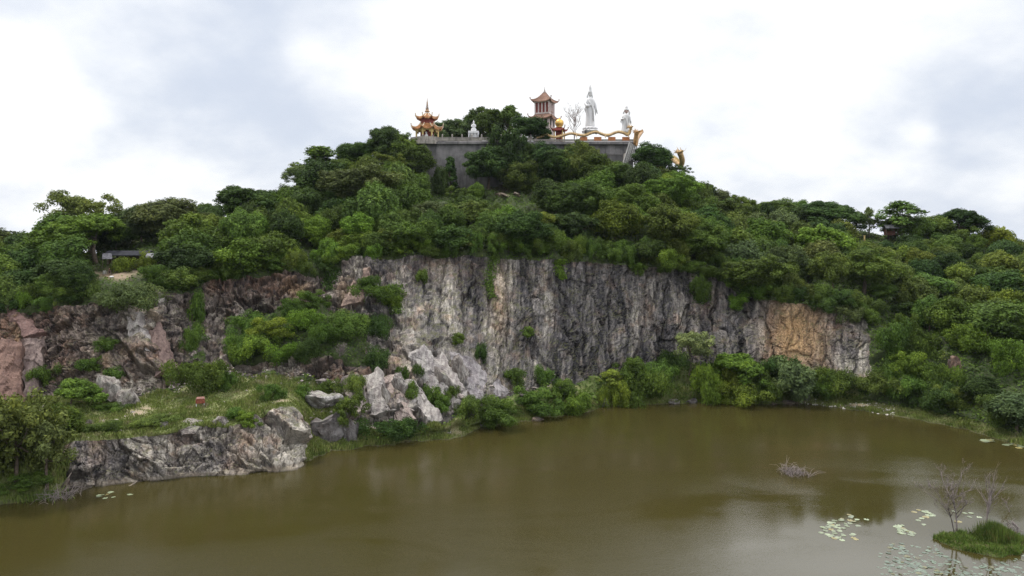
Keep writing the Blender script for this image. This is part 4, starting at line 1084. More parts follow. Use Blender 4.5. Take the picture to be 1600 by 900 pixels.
mb.box(Vector(((xb + x1) / 2, WY + .25, TZ + .3)) - inv, (x1 - xb, .3, .6))
mb.build('low_parapet', MCONC2, w)
mb = MB()
for i in range(4):
    xx = X_(912 + i * 22, WY); mb.box(Vector((xx, WY + .05, TZ + .75)) - inv, (2.6, .2, 1.3))
mb.build('balustrade_panel', simple_mat('orange_panel', (.5, .2, .08), .7), w)


def roof(name, mat, parent, n, re, rt, z0, h, upturn, rot, thick=.3, ridge_mat=None, sx=1, ext=.12, ridge_r=.16, curve=1.7, nu=10, nv=7):
    """A curved temple roof whose corners sweep upwards; ridges are sub-parts."""
    def pt(i, u, v):
        a0, a1 = rot + 2 * PI * i / n, rot + 2 * PI * (i + 1) / n
        rad = re + (rt - re) * v
        cu = abs(2 * u - 1)
        rad *= 1 + ext * cu ** 4 * (1 - v) ** 2
        p = Vector((math.cos(a0), math.sin(a0), 0)).lerp(Vector((math.cos(a1), math.sin(a1), 0)), u) * rad
        p.x *= sx
        p.z = z0 + h * v ** curve + upturn * cu ** 3.2 * (1 - v) ** 2.2
        return p
    mb = MB()
    for i in range(n):
        mb.rings([[pt(i, u / nu, v / nv) for u in range(nu + 1)] for v in range(nv + 1)], loop=False)
        mb.rings([[pt(i, u / nu, v / nv) - Vector((0, 0, thick)) for u in range(nu + 1)] for v in range(nv + 1)], loop=False)
        mb.rings([[pt(i, u / nu, 0) for u in range(nu + 1)], [pt(i, u / nu, 0) - Vector((0, 0, thick)) for u in range(nu + 1)]], loop=False)
        for u in range(1, nu * 2):                                      # rows of tiles
            mb.tube([pt(i, u / nu / 2, v / 4) + Vector((0, 0, .02)) for v in range(4)], .07, 4)
    rf = mb.build(name, mat, parent)
    for i in range(n):
        mb = MB()
        pp = [pt(i, 0, v / 6) + Vector((0, 0, .06)) for v in range(7)]
        tip = pp[0] + (pp[0] - pp[1]).normalized() * .3 + Vector((0, 0, .35))
        mb.tube([tip + Vector((0, 0, .35)), tip] + pp, [.05, ridge_r * 1.1] + [ridge_r] * 7, 6)
        mb.ball(tip + Vector((0, 0, .3)), ridge_r * 1.5, 1)
        mb.build('ridge', ridge_mat or mat, rf)
    return rf


# orange pagoda
k = 256 / F
pg_ = empty('orange_pagoda', (X_(667.5, 259.5), 259.5, TZ), 0, 'two-tiered orange pagoda with upswept eaves and a ringed spire', 'pagoda')
rot = PI / 8 + .12
mb = MB(); mb.lathe([(6.6, -1.2), (6.6, 0), (6.3, .05), (6.3, .5), (5.2, .55), (0.1, .56)], 8, rz=rot); mb.build('base', MCONC2, pg_)
mb = MB(); mb.lathe([(6.35, .5), (6.35, 1.35), (6.1, 1.35), (6.1, .5)], 8, rz=rot); mb.build('balustrade', MCONC2, pg_)
for i in range(8):
    a = rot + 2 * PI * i / 8
    mb = MB(); mb.lathe([(.42, .5), (.36, .8), (.3, 1), (.3, 4.0), (.42, 4.3), (.42, 4.7)], 10, (4.1 * math.cos(a), 4.1 * math.sin(a), 0)); mb.build('column', MOCHRE, pg_)
    a0, a1 = a, rot + 2 * PI * (i + 1) / 8
    pA, pB = Vector((math.cos(a0), math.sin(a0), 0)) * 4.05, Vector((math.cos(a1), math.sin(a1), 0)) * 4.05
    mb = MB(); d = (pB - pA)
    for t0, t1, drop in ((.08, .3, 1.3), (.3, .7, .7), (.7, .92, 1.3)):
        c_ = pA.lerp(pB, (t0 + t1) / 2); mb.box(c_ + Vector((0, 0, 4.7 - drop / 2)), (d.length * (t1 - t0), .3, drop), math.atan2(d.y, d.x))
    mb.build('arch', MOCHRE, pg_)
mb = MB(); mb.lathe([(2.6, .55), (2.6, 4.7)], 8, rz=rot); mb.build('inner_wall', MRED, pg_)
mb = MB(); mb.ball((0, -2.9, 1.7), .8, 2, (.9, .6, 1.3)); mb.ball((0, -2.95, 3.0), .4, 2); mb.build('altar_figure', MWHITE, pg_)
roof('lower_roof', MTILE, pg_, 8, 5.2, 2.6, 4.5, 2.2, .95, rot, ridge_mat=MEAVE)
mb = MB(); mb.lathe([(2.65, 6.6), (2.65, 8.9)], 8, rz=rot); mb.build('drum', MRED, pg_)
roof('upper_roof', MTILE, pg_, 8, 3.75, .75, 8.3, 2.1, .85, rot, ridge_mat=MEAVE)
mb = MB(); mb.lathe([(.8, 10.8), (.9, 11.1), (.6, 11.4), (.55, 11.9)] + [q for i in range(6) for q in ((.2, 12 + i * .42), (.72 - i * .09, 12.12 + i * .42), (.2, 12.25 + i * .42))] + [(.16, 14.5), (.02, 16)], 12); mb.build('spire', simple_mat('bronze_spire', (.4, .25, .15), .5), pg_, smooth=False)

# white shrine
ws = empty('white_shrine', (X_(740, 258), 258.4, TZ), 0, 'small white shrine with arches carrying a seated white figure', 'shrine')
mb = MB(); mb.box((0, 0, .25), (3.8, 3.4, .5), bev=.05); mb.box((0, 0, 3.35), (3.7, 3.3, .8), bev=.06); mb.box((0, 0, 1.7), (2.2, 2.0, 2.6)); mb.build('plinth', MWHITE, ws)
for sx_ in (-1.6, -.55, .55, 1.6):
    mb = MB(); mb.box((sx_, -1.35, 1.7), (.36, .36, 2.5), bev=.03); mb.lathe([(.3, 2.9), (.3, 3.0)], 8, (sx_, -1.35, 0)); mb.build('pillar', MWHITE, ws)
mb = MB()
mb.lathe([(1.05, 3.75), (1.15, 3.95), (.9, 4.2), (1.0, 4.35), (.95, 4.6), (.62, 5.0), (.58, 5.6), (.66, 6.0), (.6, 6.3), (.25, 6.5), (.2, 6.62), (.3, 6.75), (.33, 7.05), (.26, 7.3), (.12, 7.42), (.1, 7.6), (.02, 7.8)], 16, sy=.8)
mb.tube([(-.6, 0, 6.1), (-.75, -.3, 5.5), (-.2, -.6, 5.2)], [.2, .18, .12], 8); mb.tube([(.6, 0, 6.1), (.75, -.3, 5.5), (.2, -.6, 5.2)], [.2, .18, .12], 8)
mb.build('seated_figure', MWHITE, ws, smooth=True)

# pink tower
tY = 268.0
tw = empty('pink_tower', (X_(851, tY), tY, TZ), -.42, 'square two-roofed tower with pinkish pilasters, red panels and a finial', 'tower')
hw = 2.65
mb = MB(); mb.box((0, 0, 5.05), (2 * hw + .6, 2 * hw + .6, 10.1)); mb.build('lower_wall', MPINK, tw)
mb = MB(); mb.box((0, 0, 13.7), (2 * hw - .3, 2 * hw - .3, 4.8)); mb.build('panel_wall', MRED, tw)
for s_ in range(4):
    a = s_ * PI / 2
    Rm = Matrix.Rotation(a, 3, 'Z')
    for u in (-1, -.5, 0, .5):
        mb = MB(); mb.box(Rm @ Vector((u * hw, -hw, 13.7)), (.44, .44, 4.7), a, bev=.03); mb.build('pilaster', MPINK, tw)
    for zz in (11.6, 15.8):
        mb = MB(); mb.box(Rm @ Vector((0, -hw, zz)), (2 * hw - .4, .3, .55), a); mb.build('rail', MPINK, tw)
    for u in (-.6, .6):
        mb = MB(); mb.box(Rm @ Vector((u * hw, -hw - .33, 8.2)), (1.1, .06, 2.2), a); mb.build('window', MDARK, tw)
roof('lower_roof', MBROWNT, tw, 4, 5.7, 3.7, 9.7, 1.7, .8, PI / 4, ridge_mat=MBROWNT)
roof('upper_roof', MBROWNT, tw, 4, 4.9, .5, 15.9, 3.6, .75, PI / 4, ridge_mat=MBROWNT, curve=1.4)
mb = MB(); mb.lathe([(.5, 19.4), (.6, 19.6), (.35, 19.9), (.28, 20.3), (.14, 20.6), (.02, 21.9)], 10); mb.build('finial', simple_mat('grey_finial', (.3, .26, .24)), tw)

# golden dome on its little shrine
gd = empty('golden_stupa', (X_(874, 262), 262, TZ), -.3, 'small shrine topped by a shiny golden globe beside the pink tower', 'shrine')
for sx_ in (-1, 1):
    for sy_ in (-1, 1):
        mb = MB(); mb.lathe([(.3, 0), (.24, .3), (.24, 4.6), (.32, 4.9)], 8, (sx_ * 1.5, sy_ * 1.5, 0)); mb.build('column', MOCHRE, gd)
mb = MB(); mb.box((0, 0, 2.4), (2.2, 2.2, 4.8)); mb.build('inner_wall', MRED, gd)
roof('roof', MRED, gd, 4, 3.1, 1.0, 4.6, 1.3, .7, PI / 4, ridge_mat=MBROWNT)
mb = MB(); mb.lathe([(r_, z_ + 2.2) for r_, z_ in [(1.0, 3.5), (1.15, 3.7), (.95, 3.9), (1.3, 4.2), (1.58, 4.9), (1.5, 5.7), (1.1, 6.25), (.5, 6.55), (.25, 6.7), (.3, 6.8), (.05, 7.2)]], 18); mb.build('golden_globe', MSHEEN, gd, smooth=True)


# standing statues
def robe_statue(name, px, Y, z, s, rz, label, lean=0.0, face=None, hs=1.0, wd=.8, cz=1.0):
    e = empty(name, (X_(px, Y), Y, z), rz, label, 'statue')
    e.scale = (s * wd, s * wd, s)
    mb = MB()
    prof = [(.30, 0, .26), (.305, .12, .25), (.285, .35, .235), (.275, .7, .225), (.27, .95, .21), (.265, 1.1, .2), (.27, 1.25, .2), (.285, 1.36, .19), (.27, 1.44, .17), (.2, 1.5, .135), (.085, 1.54, .085), (.07, 1.6, .075)]
    rings = []
    n = 40
    for rx, zz, ry in prof:
        fold = .045 if zz < 1.0 else .02 if zz < 1.4 else 0
        rings.append([Vector(((rx * (1 + fold * math.sin(9 * a + zz * 1.5))) * math.cos(a) + lean * zz, ry * (1 + fold * math.sin(9 * a + zz * 1.5)) * math.sin(a), zz)) for a in (2 * PI * i / n for i in range(n))])
    mb.rings(rings)
    # right hand lowered with an open palm, left forearm across the chest, wide hanging sleeves
    def arm(pts, rad):
        mb.tube([Vector(p) + Vector((lean * p[2], 0, 0)) for p in pts], rad, 10)
    arm([(.22, 0, 1.42), (.33, -.02, 1.2), (.36, -.08, .98), (.42, -.12, .82)], [.09, .095, .085, .05])
    arm([(.36, -.06, 1.02), (.37, -.05, .8), (.36, -.04, .62)], [.07, .06, .012])
    arm([(-.22, 0, 1.42), (-.34, -.04, 1.2), (-.3, -.2, 1.07), (-.12, -.27, 1.1)], [.09, .095, .085, .045])
    arm([(-.33, -.08, 1.1), (-.35, -.08, .9), (-.33, -.06, .74)], [.07, .06, .012])
    for hx, hy, hz_, dx, dz in ((.42, -.12, .82, .05, -.12), (-.12, -.27, 1.1, .08, .05)):
        for j in range(5):
            arm([(hx, hy, hz_), (hx + dx * .5 + (j - 2) * .014, hy - .012, hz_ + dz * .5), (hx + dx + (j - 2) * .018, hy - .01, hz_ + dz * (1 - abs(j - 2) * .12))], [.026, .016, .008])
    # sash down the front
    arm([(-.16, -.2, 1.35), (0, -.235, 1.15), (.13, -.235, .85), (.15, -.25, .3)], [.03, .035, .035, .05])
    mb.build('robed_body', MWHITE, e, smooth=True)
    mb = MB()
    hc = Vector((lean * 1.72, -.015, 1.72))
    mb.lathe([(.02, -.15), (.065, -.13), (.095, -.06), (.108, .02), (.1, .09), (.06, .14), (.02, .16)], 18, hc, sy=1.1)
    mb.cone(hc + Vector((0, -.1, .03)), hc + Vector((0, -.14, -.035)), .022, 6)
    for sx_ in (-1, 1):
        mb.ball(hc + Vector((sx_ * .04, -.098, .02)), .017, 1, (1.4, .5, .7)); mb.ball(hc + Vector((sx_ * .11, 0, -.02)), .03, 1, (.4, .8, 1.9))
    mb.ball(hc + Vector((0, -.1, -.075)), .022, 1, (1.5, .5, .5))
    hd = mb.build('head', face or MWHITE, e, smooth=True)
    hd.scale = (hs, hs, hs); hd.location = (0, 0, 1.58 * (1 - hs))
    mb = MB()
    mb.lathe([(.115, .05), (.122, .09), (.1, .17), (.075, .24), (.085, .3), (.06, .4), (.03, .47), (.004, .56)], 14, hc, sy=1.0)
    mb.tube([hc + Vector((-.1, .04, .1)), hc + Vector((-.15, .06, -.1)), hc + Vector((-.14, .05, -.3))], [.04, .05, .03], 8); mb.tube([hc + Vector((.1, .04, .1)), hc + Vector((.15, .06, -.1)), hc + Vector((.14, .05, -.3))], [.04, .05, .03], 8)
    cv_ = mb.build('crown_veil', MWHITE, hd, smooth=True); cv_.scale = (1.15, 1.15, cz); cv_.location = (hc.x * -.15, 0, hc.z * (1 - cz))
    return e


st = robe_statue('tall_statue', 922, 268, Z_(199, 268), 7.05, .25, 'tall white robed statue standing against the sky on a rough pedestal', 0)
mb = MB(); mb.lathe([(.52, -.28), (.55, -.2), (.42, -.12), (.46, -.06), (.38, 0)], 20); mb.build('pedestal', MWHITE, st)
for i in range(12):
    a = 2 * PI * i / 12
    mb = MB(); mb.ball((.43 * math.cos(a), .43 * math.sin(a), -.07), .1, 1, (.9, .9, .7)); mb.build('lotus_petal', MWHITE, st)
ro = MB()
for i in range(7): ro.ball((-.45 + .12 * i + random.uniform(-.05, .05), -.45 + random.uniform(-.08, .05), -.32 + random.uniform(-.04, .06)), random.uniform(.12, .2), 1, (1.2, 1, .7))
ro.build('rockery', simple_mat('grey_rockery', (.22, .22, .21), .9, .4, 3), st)
robe_statue('short_statue', 976.5, 264, Z_(207, 264), 4.35, -.2, 'shorter white statue with a pinkish crowned head behind the dragon heads', .05, simple_mat('pinkish_face', (.6, .45, .42), .6, .15, 6), 1.35, 1.05, .72)


# dragons
def dragon_head(parent, base, d, s, up=1.0, mat=None):
    mat = mat or MGOLD
    base, d = Vector(base), Vector(d).normalized(); side = d.cross(Vector((0, 0, 1))).normalized()
    mb = MB()
    sk = base + d * .5 * s
    mb.tube([base - d * .4 * s, base, sk, base + d * 1.2 * s, base + d * 1.75 * s + Vector((0, 0, .12 * s))], [.42 * s, .52 * s, .5 * s, .34 * s, .2 * s], 9)
    mb.ball(base + d * 1.75 * s + Vector((0, 0, .2 * s)), .24 * s, 1)
    mb.ball(sk + side * .3 * s + Vector((0, 0, .4 * s)), .16 * s, 1); mb.ball(sk - side * .3 * s + Vector((0, 0, .4 * s)), .16 * s, 1)
    hd = mb.build('head', mat, parent, smooth=True)
    mb = MB(); mb.tube([base - Vector((0, 0, .25 * s)), base + d * .6 * s - Vector((0, 0, .55 * s)), base + d * 1.35 * s - Vector((0, 0, .75 * s))], [.34 * s, .28 * s, .12 * s], 8); mb.build('jaw', mat, hd, smooth=True)
    for sg in (1, -1):
        mb = MB(); mb.tube([sk + side * .25 * s * sg + Vector((0, 0, .4 * s)), base + side * .45 * s * sg + Vector((0, 0, .95 * s)), base - d * .3 * s + side * .5 * s * sg + Vector((0, 0, 1.5 * s))], [.12 * s, .08 * s, .02 * s], 6); mb.build('horn', mat, hd)
        mb = MB(); mb.tube([base + d * 1.7 * s + side * .15 * s * sg, base + d * 2.1 * s + side * .5 * s * sg + Vector((0, 0, .3 * s)), base + d * 2.0 * s + side * .9 * s * sg + Vector((0, 0, .9 * s))], [.05 * s, .04 * s, .015 * s], 5); mb.build('whisker', mat, hd)
    mb = MB()
    for i in range(14):
        a = random.uniform(-1, 1) * 2.2; b_ = base - d * .3 * s
        dirn = (-d * .5 + side * math.sin(a) + Vector((0, 0, math.cos(a)))).normalized()
        mb.cone(b_ + dirn * .3 * s, b_ + dirn * random.uniform(.9, 1.35) * s - d * .3 * s, .17 * s, 5)
    mb.build('mane', mat, hd)
    return hd


def dragon(name, path, rad, hd_dir, hs, label, mat=None, legs=()):
    o0 = Vector(path[0]); e = empty(name, o0, 0, label, 'dragon statue', 'gold dragon statues of the terrace')
    pp = [Vector(p) - o0 for p in path]
    # Catmull-Rom through the points
    out = []
    for i in range(len(pp) - 1):
        a, b, c, d = pp[max(i - 1, 0)], pp[i], pp[i + 1], pp[min(i + 2, len(pp) - 1)]
        for k_ in range(8):
            t_ = k_ / 8
            out.append(.5 * ((2 * b) + (c - a) * t_ + (2 * a - 5 * b + 4 * c - d) * t_ ** 2 + (3 * b - 3 * c + d - a) * t_ ** 3))
    out.append(pp[-1]); n = len(out)
    rr = [np.interp(i / (n - 1), [0, .25, .9, 1], [rad * .35, rad, rad, rad * .85]) for i in range(n)]
    mb = MB(); mb.tube(out, rr, 10); mb.build('body', mat or MGOLD, e, smooth=True)
    mb = MB()
    for i in range(2, n - 2):
        dn = (out[i + 1] - out[i - 1]).normalized(); upv = (Vector((0, 0, 1)) - dn * dn.z).normalized()
        if upv.length < .1: upv = Vector((1, 0, 0))
        mb.cone(out[i] + upv * rr[i] * .7, out[i] + upv * (rr[i] + rad * .95) - dn * rad * .3, rad * .32, 5)
    mb.build('spine_fin', mat or MOCHRE, e)
    for lp in legs:
        b_ = out[int(lp * (n - 1))]
        mb = MB(); mb.tube([b_, b_ + Vector((.3, -.75, -.3)), b_ + Vector((.1, -.9, -1.0)), b_ + Vector((.3, -1.2, -1.2))], [rad * .6, rad * .45, rad * .3, rad * .2], 7)
        for j in (-1, 0, 1): mb.cone(b_ + Vector((.3, -1.15, -1.2)), b_ + Vector((.3 + .22 * j, -1.55, -1.25)), .1, 5)
        mb.build('leg', mat or MGOLD, e, smooth=True)
    dragon_head(e, out[-1], hd_dir, hs, mat=mat)
    return e


dy = WY - .1
path = [(X_(x, dy), dy, Z_(y, dy)) for x, y in [(838, 216), (846, 214), (854, 210.5), (862, 214), (870, 214.5), (880, 212), (892, 208.8), (904, 211), (914, 212), (922, 209), (931, 206.5), (941, 210), (950, 212), (958, 209), (966, 206.5), (974, 208), (980, 211), (984, 208), (985, 203), (984.5, 199)]]
dragon('parapet_dragon', path, .42, (.35, -.9, -.05), .95, 'long golden dragon undulating along the top of the terrace parapet', legs=(.35, .6, .85))
MBG = simple_mat('bronze_gold_paint', (.42, .24, .1), .55, .35, 2.5, streak=.4)
path = [(X_(x, y_), y_, Z_(z_, y_)) for x, y_, z_ in [(1005, 280, 206), (1002, 272, 208), (998, 265, 212), (995, 259, 218), (993.5, 256, 226), (993, 254.5, 222), (994, 254, 212), (994, 253.6, 206)]]
dragon('corner_dragon', path, .75, (.5, -.8, -.1), 1.0, 'brownish gold dragon rearing at the corner of the terrace wall', MBG, legs=(.7,))
path = [(X_(x, y_), y_, Z_(z_, y_)) for x, y_, z_ in [(1046, 276, 252), (1050, 270, 250), (1056, 264, 252), (1063, 260, 258), (1066, 257, 252), (1064, 255.5, 243), (1061, 255, 238)]]
dragon('stair_dragon', path, .95, (.3, -.9, .0), 1.35, 'spiky gold dragon head rising from the trees beyond the terrace corner', legs=(.6,))
# slanted props under the wall corner
MPROP = simple_mat('pale_weathered_timber', (.4, .39, .38), .85, .3, 3)
for i in range(7):
    t0, t1 = P(984 + i * 2.2, 222 + i * 1.5, 253.6 + .25 * i), P(973 + i * 3.6, 258 - i * 2.2, 252.4 + .3 * i)
    mb = MB(); mb.tube([t0, t0.lerp(t1, .5) + Vector((.1 * (i % 2), 0, 0)), t1], [.22, .28, .3], 6)
    o = mb.build('timber_prop', MPROP); tag(o, 'pale slanted prop leaning against the terrace wall corner', 'prop', 'pale props leaning at the wall corner')
# pale post / buttress below them and a small blue tarpaulin at the wall foot
mb = MB(); a_, b_ = P(974, 262, 253.5), P(977, 240, 254.2); mb.tube([a_ - Vector((0, 0, 3)), b_], [.9, .55], 4)
tag(mb.build('buttress', MCONC2), 'pale concrete buttress rising between tree tops under the props', 'buttress')


def shed(name, px, base, w, h, d, Y, roofm, wallm, label, cat, rz=0.0, z=None, open_front=True):
    X = X_(px, Y); z = ground(X, Y) if z is None else z
    e = empty(name, (X, Y, z), rz, label, cat)
    for sx_ in (-1, 1):
        for sy_ in (-1, 1):
            mb = MB(); mb.box((sx_ * w * .46, sy_ * d * .44, h * .5), (.16, .16, h)); mb.build('post', MBARK, e)
    mb = MB(); mb.box((0, d * .42, h * .45), (w * .9, .12, h * .9)); mb.box((-w * .44, .1, h * .35), (.1, d * .8, h * .7)); mb.build('wall', wallm, e)
    mb = MB()
    rz_ = h * .42
    for sg in (-1, 1):
        q = [Vector((-w * .56, 0, h + rz_)), Vector((w * .56, 0, h + rz_)), Vector((w * .56, sg * d * .62, h - .15)), Vector((-w * .56, sg * d * .62, h - .15))]
        mb.rings([[v for v in q], [v + Vector((0, 0, .12)) for v in q]])
    mb.build('roof', roofm, e)
    return e


MBLUE = simple_mat('dark_tarpaulin', (.02, .021, .028), .95, .3, 1.2)
MGREYS = simple_mat('grey_sheeting', (.15, .15, .165), .6, .3, 1.2)
MWOODD = simple_mat('dark_boards', (.09, .055, .04), .85, .3, 2)
hutp, _ = hit(205, 415)
shed('hut', 203, 0, 9.2, 2.2, 4.4, 172.5, MBLUE, MWOODD, 'long low hut with a dark tarpaulin roof under the spreading trees', 'hut')
mb = MB()
q = [P(160, 396.5, 167.5), P(174, 396.5, 167.5), P(175, 404.5, 166), P(159.5, 404.5, 166)]
mb.rings([[v for v in q], [v + Vector((0, .1, .1)) for v in q]])
aw = mb.build('awning', simple_mat('faded_sheet', (.1, .1, .115), .9, .4, 2)); tag(aw, 'light grey sheet awning propped at the gable end of the hut', 'awning')
for px, py, Yq in ((160.5, 404.5, 166), (174.5, 404.5, 166)):
    p = P(px, py, Yq); g_ = ground(p.x, p.y); mb = MB(); mb.tube([(p.x, p.y, g_ - .1), tuple(p)], .05, 5); mb.build('pole', MBARK, aw)
shed('grey_roofed_shed', 246, 0, 4.0, 2.0, 3.0, 170, MGREYS, MWOODD, 'small grey-roofed shed half hidden by bushes past the long hut', 'shed', .2)
shed('hilltop_hut', 1392, 0, 3.8, 2.4, 3.2, 247, MGREYS, simple_mat('reddish_boards', (.16, .07, .05), .8), 'grey-roofed hut with reddish walls under the slender hilltop tree', 'hut', -.2, z=Z_(367.5, 247))
shed('pale_roofed_shed', 689, 0, 2.2, 1.7, 1.8, 250, simple_mat('white_sheeting', (.7, .68, .64), .6), MWOODD, 'tiny pale-roofed shed at the foot of the retaining wall', 'shed')
p = P(1350.5, 374, 243); mb = MB(); z_ = ground(p.x, 243); mb.box((p.x, 243, z_ + .8), (.5, .4, 2.0), bev=.05); mb.box((p.x, 243, z_ + 1.9), (.62, .5, .2), bev=.03)
tag(mb.build('marker_post', MOCHRE), 'pale yellow marker post on the hilltop near the slender palm-like tree', 'post')
# red stand on the grass shelf
rp, _ = hit(313, 636)
rs_ = empty('red_stand', rp, .25, 'small orange-red stand on thin white legs on the grass shelf', 'stand')
mb = MB(); mb.box((0, 0, 1.05), (1.45, .5, .85), bev=.04); mb.build('body', simple_mat('faded_red_paint', (.24, .075, .045), .85, .5, 4), rs_)
mb = MB(); mb.box((0, .1, 1.55), (1.25, .8, .1), .0, .25); mb.build('top', simple_mat('dusty_pink', (.2, .1, .08), .8, .3, 4), rs_)
for sx_ in (-.64, .64):
    for sy_ in (-.2, .25):
        mb = MB(); mb.tube([(sx_, sy_, -.15), (sx_, sy_, 1.5)], .045, 6); mb.build('leg', MWHITE, rs_)

# person by the hut
pp, _ = hit(171, 430)
pz = ground(pp.x, pp.y)
pe = empty('person', (pp.x, pp.y, pz), PI - .3, 'person in dark shirt and trousers standing on the bare earth before the hut', 'person')
J = [((0, 0, .95), .14, .11), ((0, .01, 1.15), .125, .1), ((0, 0, 1.38), .15, .1), ((0, -.01, 1.5), .055, .055), ((0, .01, 1.57), .075, .085), ((0, .015, 1.68), .075, .09),
     ((.18, 0, 1.4), .055, .055), ((.24, -.03, 1.13), .045, .045), ((.2, .1, .92), .034, .034), ((-.18, 0, 1.4), .055, .055), ((-.25, .0, 1.13), .045, .045), ((-.27, .04, .88), .034, .034),
     ((.09, 0, .88), .09, .09), ((.11, .02, .5), .06, .06), ((.12, -.02, .09), .042, .042), ((.13, .12, .035), .04, .03), ((-.09, 0, .88), .09, .09), ((-.13, .05, .5), .06, .06), ((-.14, .0, .09), .042, .042), ((-.15, .14, .035), .04, .03)]
E = [(0, 1), (1, 2), (2, 3), (3, 4), (4, 5), (2, 6), (6, 7), (7, 8), (2, 9), (9, 10), (10, 11), (0, 12), (12, 13), (13, 14), (14, 15), (0, 16), (16, 17), (17, 18), (18, 19)]
for hb, hs_ in ((8, 1), (11, -1)):
    b_ = Vector(J[hb][0]); J.append((b_ + Vector((0, .02, -.07)), .03, .018)); pi_ = len(J) - 1; E.append((hb, pi_))
    for j in range(4):
        J.append((b_ + Vector((.014 * (j - 1.5), .03, -.13)), .009, .009)); E.append((pi_, len(J) - 1)); J.append((b_ + Vector((.016 * (j - 1.5), .05, -.17 + .006 * abs(j - 1.4))), .008, .008)); E.append((len(J) - 2, len(J) - 1))
    J.append((b_ + Vector((-.04 * hs_, .04, -.08)), .01, .01)); E.append((hb, len(J) - 1))


def skin_mesh(name, J, E, mat, parent, root=0, grow=0.0):
    me = bpy.data.meshes.new(name); me.from_pydata([tuple(j[0]) for j in J], E, [])
    o = bpy.data.objects.new(name, me); COL.objects.link(o)
    md = o.modifiers.new('s', 'SKIN'); o.modifiers.new('d', 'SUBSURF').levels = 1
    for i, j in enumerate(J):
        v = me.skin_vertices[0].data[i]; v.radius = (j[1] + grow, j[2] + grow); v.use_root = (i == root)
    bpy.context.view_layer.update()
    dg = bpy.context.evaluated_depsgraph_get()
    nm = bpy.data.meshes.new_from_object(o.evaluated_get(dg)); bpy.data.objects.remove(o)
    nm.polygons.foreach_set('use_smooth', np.full(len(nm.polygons), True)); nm.materials.clear()
    return link(name, nm, mat, parent)


skin_mesh('body', J, E, simple_mat('skin', (.32, .19, .13), .6), pe)
sub = lambda ids, ed: ([J[i] for i in ids], [(ids.index(a), ids.index(b)) for a, b in ed])
skin_mesh('shirt', *sub([0, 1, 2, 6, 7, 9, 10], [(0, 1), (1, 2), (2, 6), (6, 7), (2, 9), (9, 10)]), simple_mat('dark_shirt', (.03, .02, .02), .9), pe, grow=.016)
skin_mesh('trousers', *sub([0, 12, 13, 16, 17], [(0, 12), (12, 13), (0, 16), (16, 17)]), simple_mat('dark_trousers', (.018, .018, .022), .9), pe, grow=.016)
mb = MB(); mb.ball((0, 0, 1.7), .1, 2, (.95, 1.02, .9)); mb.build('hair', MDARK, pe, smooth=True)
for px, py, lab in ((163.5, 428, 'white plastic stool on the bare earth beside the dark-clothed person'), (174, 434, 'white sack lying at the clearing edge below the dark-clothed person')):
    q_, _ = hit(px, py)
    mb = MB()
    if 'stool' in lab:
        e = empty('stool', q_, .3, lab, 'stool')
        mb.lathe([(.26, .62), (.3, .68), (.28, .74), (.02, .74)], 10); mb.build('seat', MWHITE, e)
        for i in range(4): MB().tube([(.26 * math.cos(1.57 * i), .26 * math.sin(1.57 * i), .68), (.34 * math.cos(1.57 * i), .34 * math.sin(1.57 * i), -.05)], .06, 6).build('leg', MWHITE, e)
    else:
        mb.ball((0, 0, .18), .42, 2, (1.2, .8, .6)); mb.ball((.35, 0, .25), .2, 2, (1, .8, .8)); o = mb.build('sack', MWHITE, None, q_, smooth=True); tag(o, lab, 'sack')

# ------------------------------------------------------------------ bare and dead wood
def bare_tree(name, base, H, spread, seed, mat, label, rad=.16, depth=5, group=None, cat='tree', first=.35, stems=1, droop=0.0, twig=1.0):
    rr = random.Random(seed)
    e = empty(name, base, 0, label, cat, group)
    tb, br = MB(), MB()

    def grow(p, d, L, r_, lev):
        pts_, q_ = [p], p
        for i in range(4):
            d = (d + Vector((rr.gauss(0, .16), rr.gauss(0, .16), rr.gauss(.05, .1) - droop * (lev > 0)))).normalized()
            q_ = q_ + d * L / 4; pts_.append(q_)
        (tb if lev == 0 else br).tube(pts_, [r_, r_ * .88, r_ * .76, r_ * .64, r_ * .45], 7 if lev < 2 else 4)
        if lev >= depth: return
        for i in range(rr.choice((2, 3, 3)) if lev else 8):
            f = rr.uniform(first if lev == 0 else .3, 1.0); j = min(int(f * 4), 3)
            s = pts_[j].lerp(pts_[j + 1], f * 4 - j)
            a = rr.uniform(0, 6.28); out_ = Vector((math.cos(a), math.sin(a), 0)) * spread
            grow(s, (d * .7 + out_ + Vector((0, 0, .2))).normalized(), L * rr.uniform(.38, .6), max(r_ * .5, .012 * twig), lev + 1)
    for s in range(stems):
        grow(Vector((rr.uniform(-.15, .15) * (stems > 1), rr.uniform(-.15, .15) * (stems > 1), -.4)), Vector((rr.uniform(-.15, .15) * stems * .5, rr.uniform(-.1, .1), 1)).normalized(), H * .62, rad * (1 if s == 0 else .7), 0)
    tb.build('trunk', mat, e, smooth=True); br.build('branches' if False else 'branch', mat, e, smooth=True)
    return e


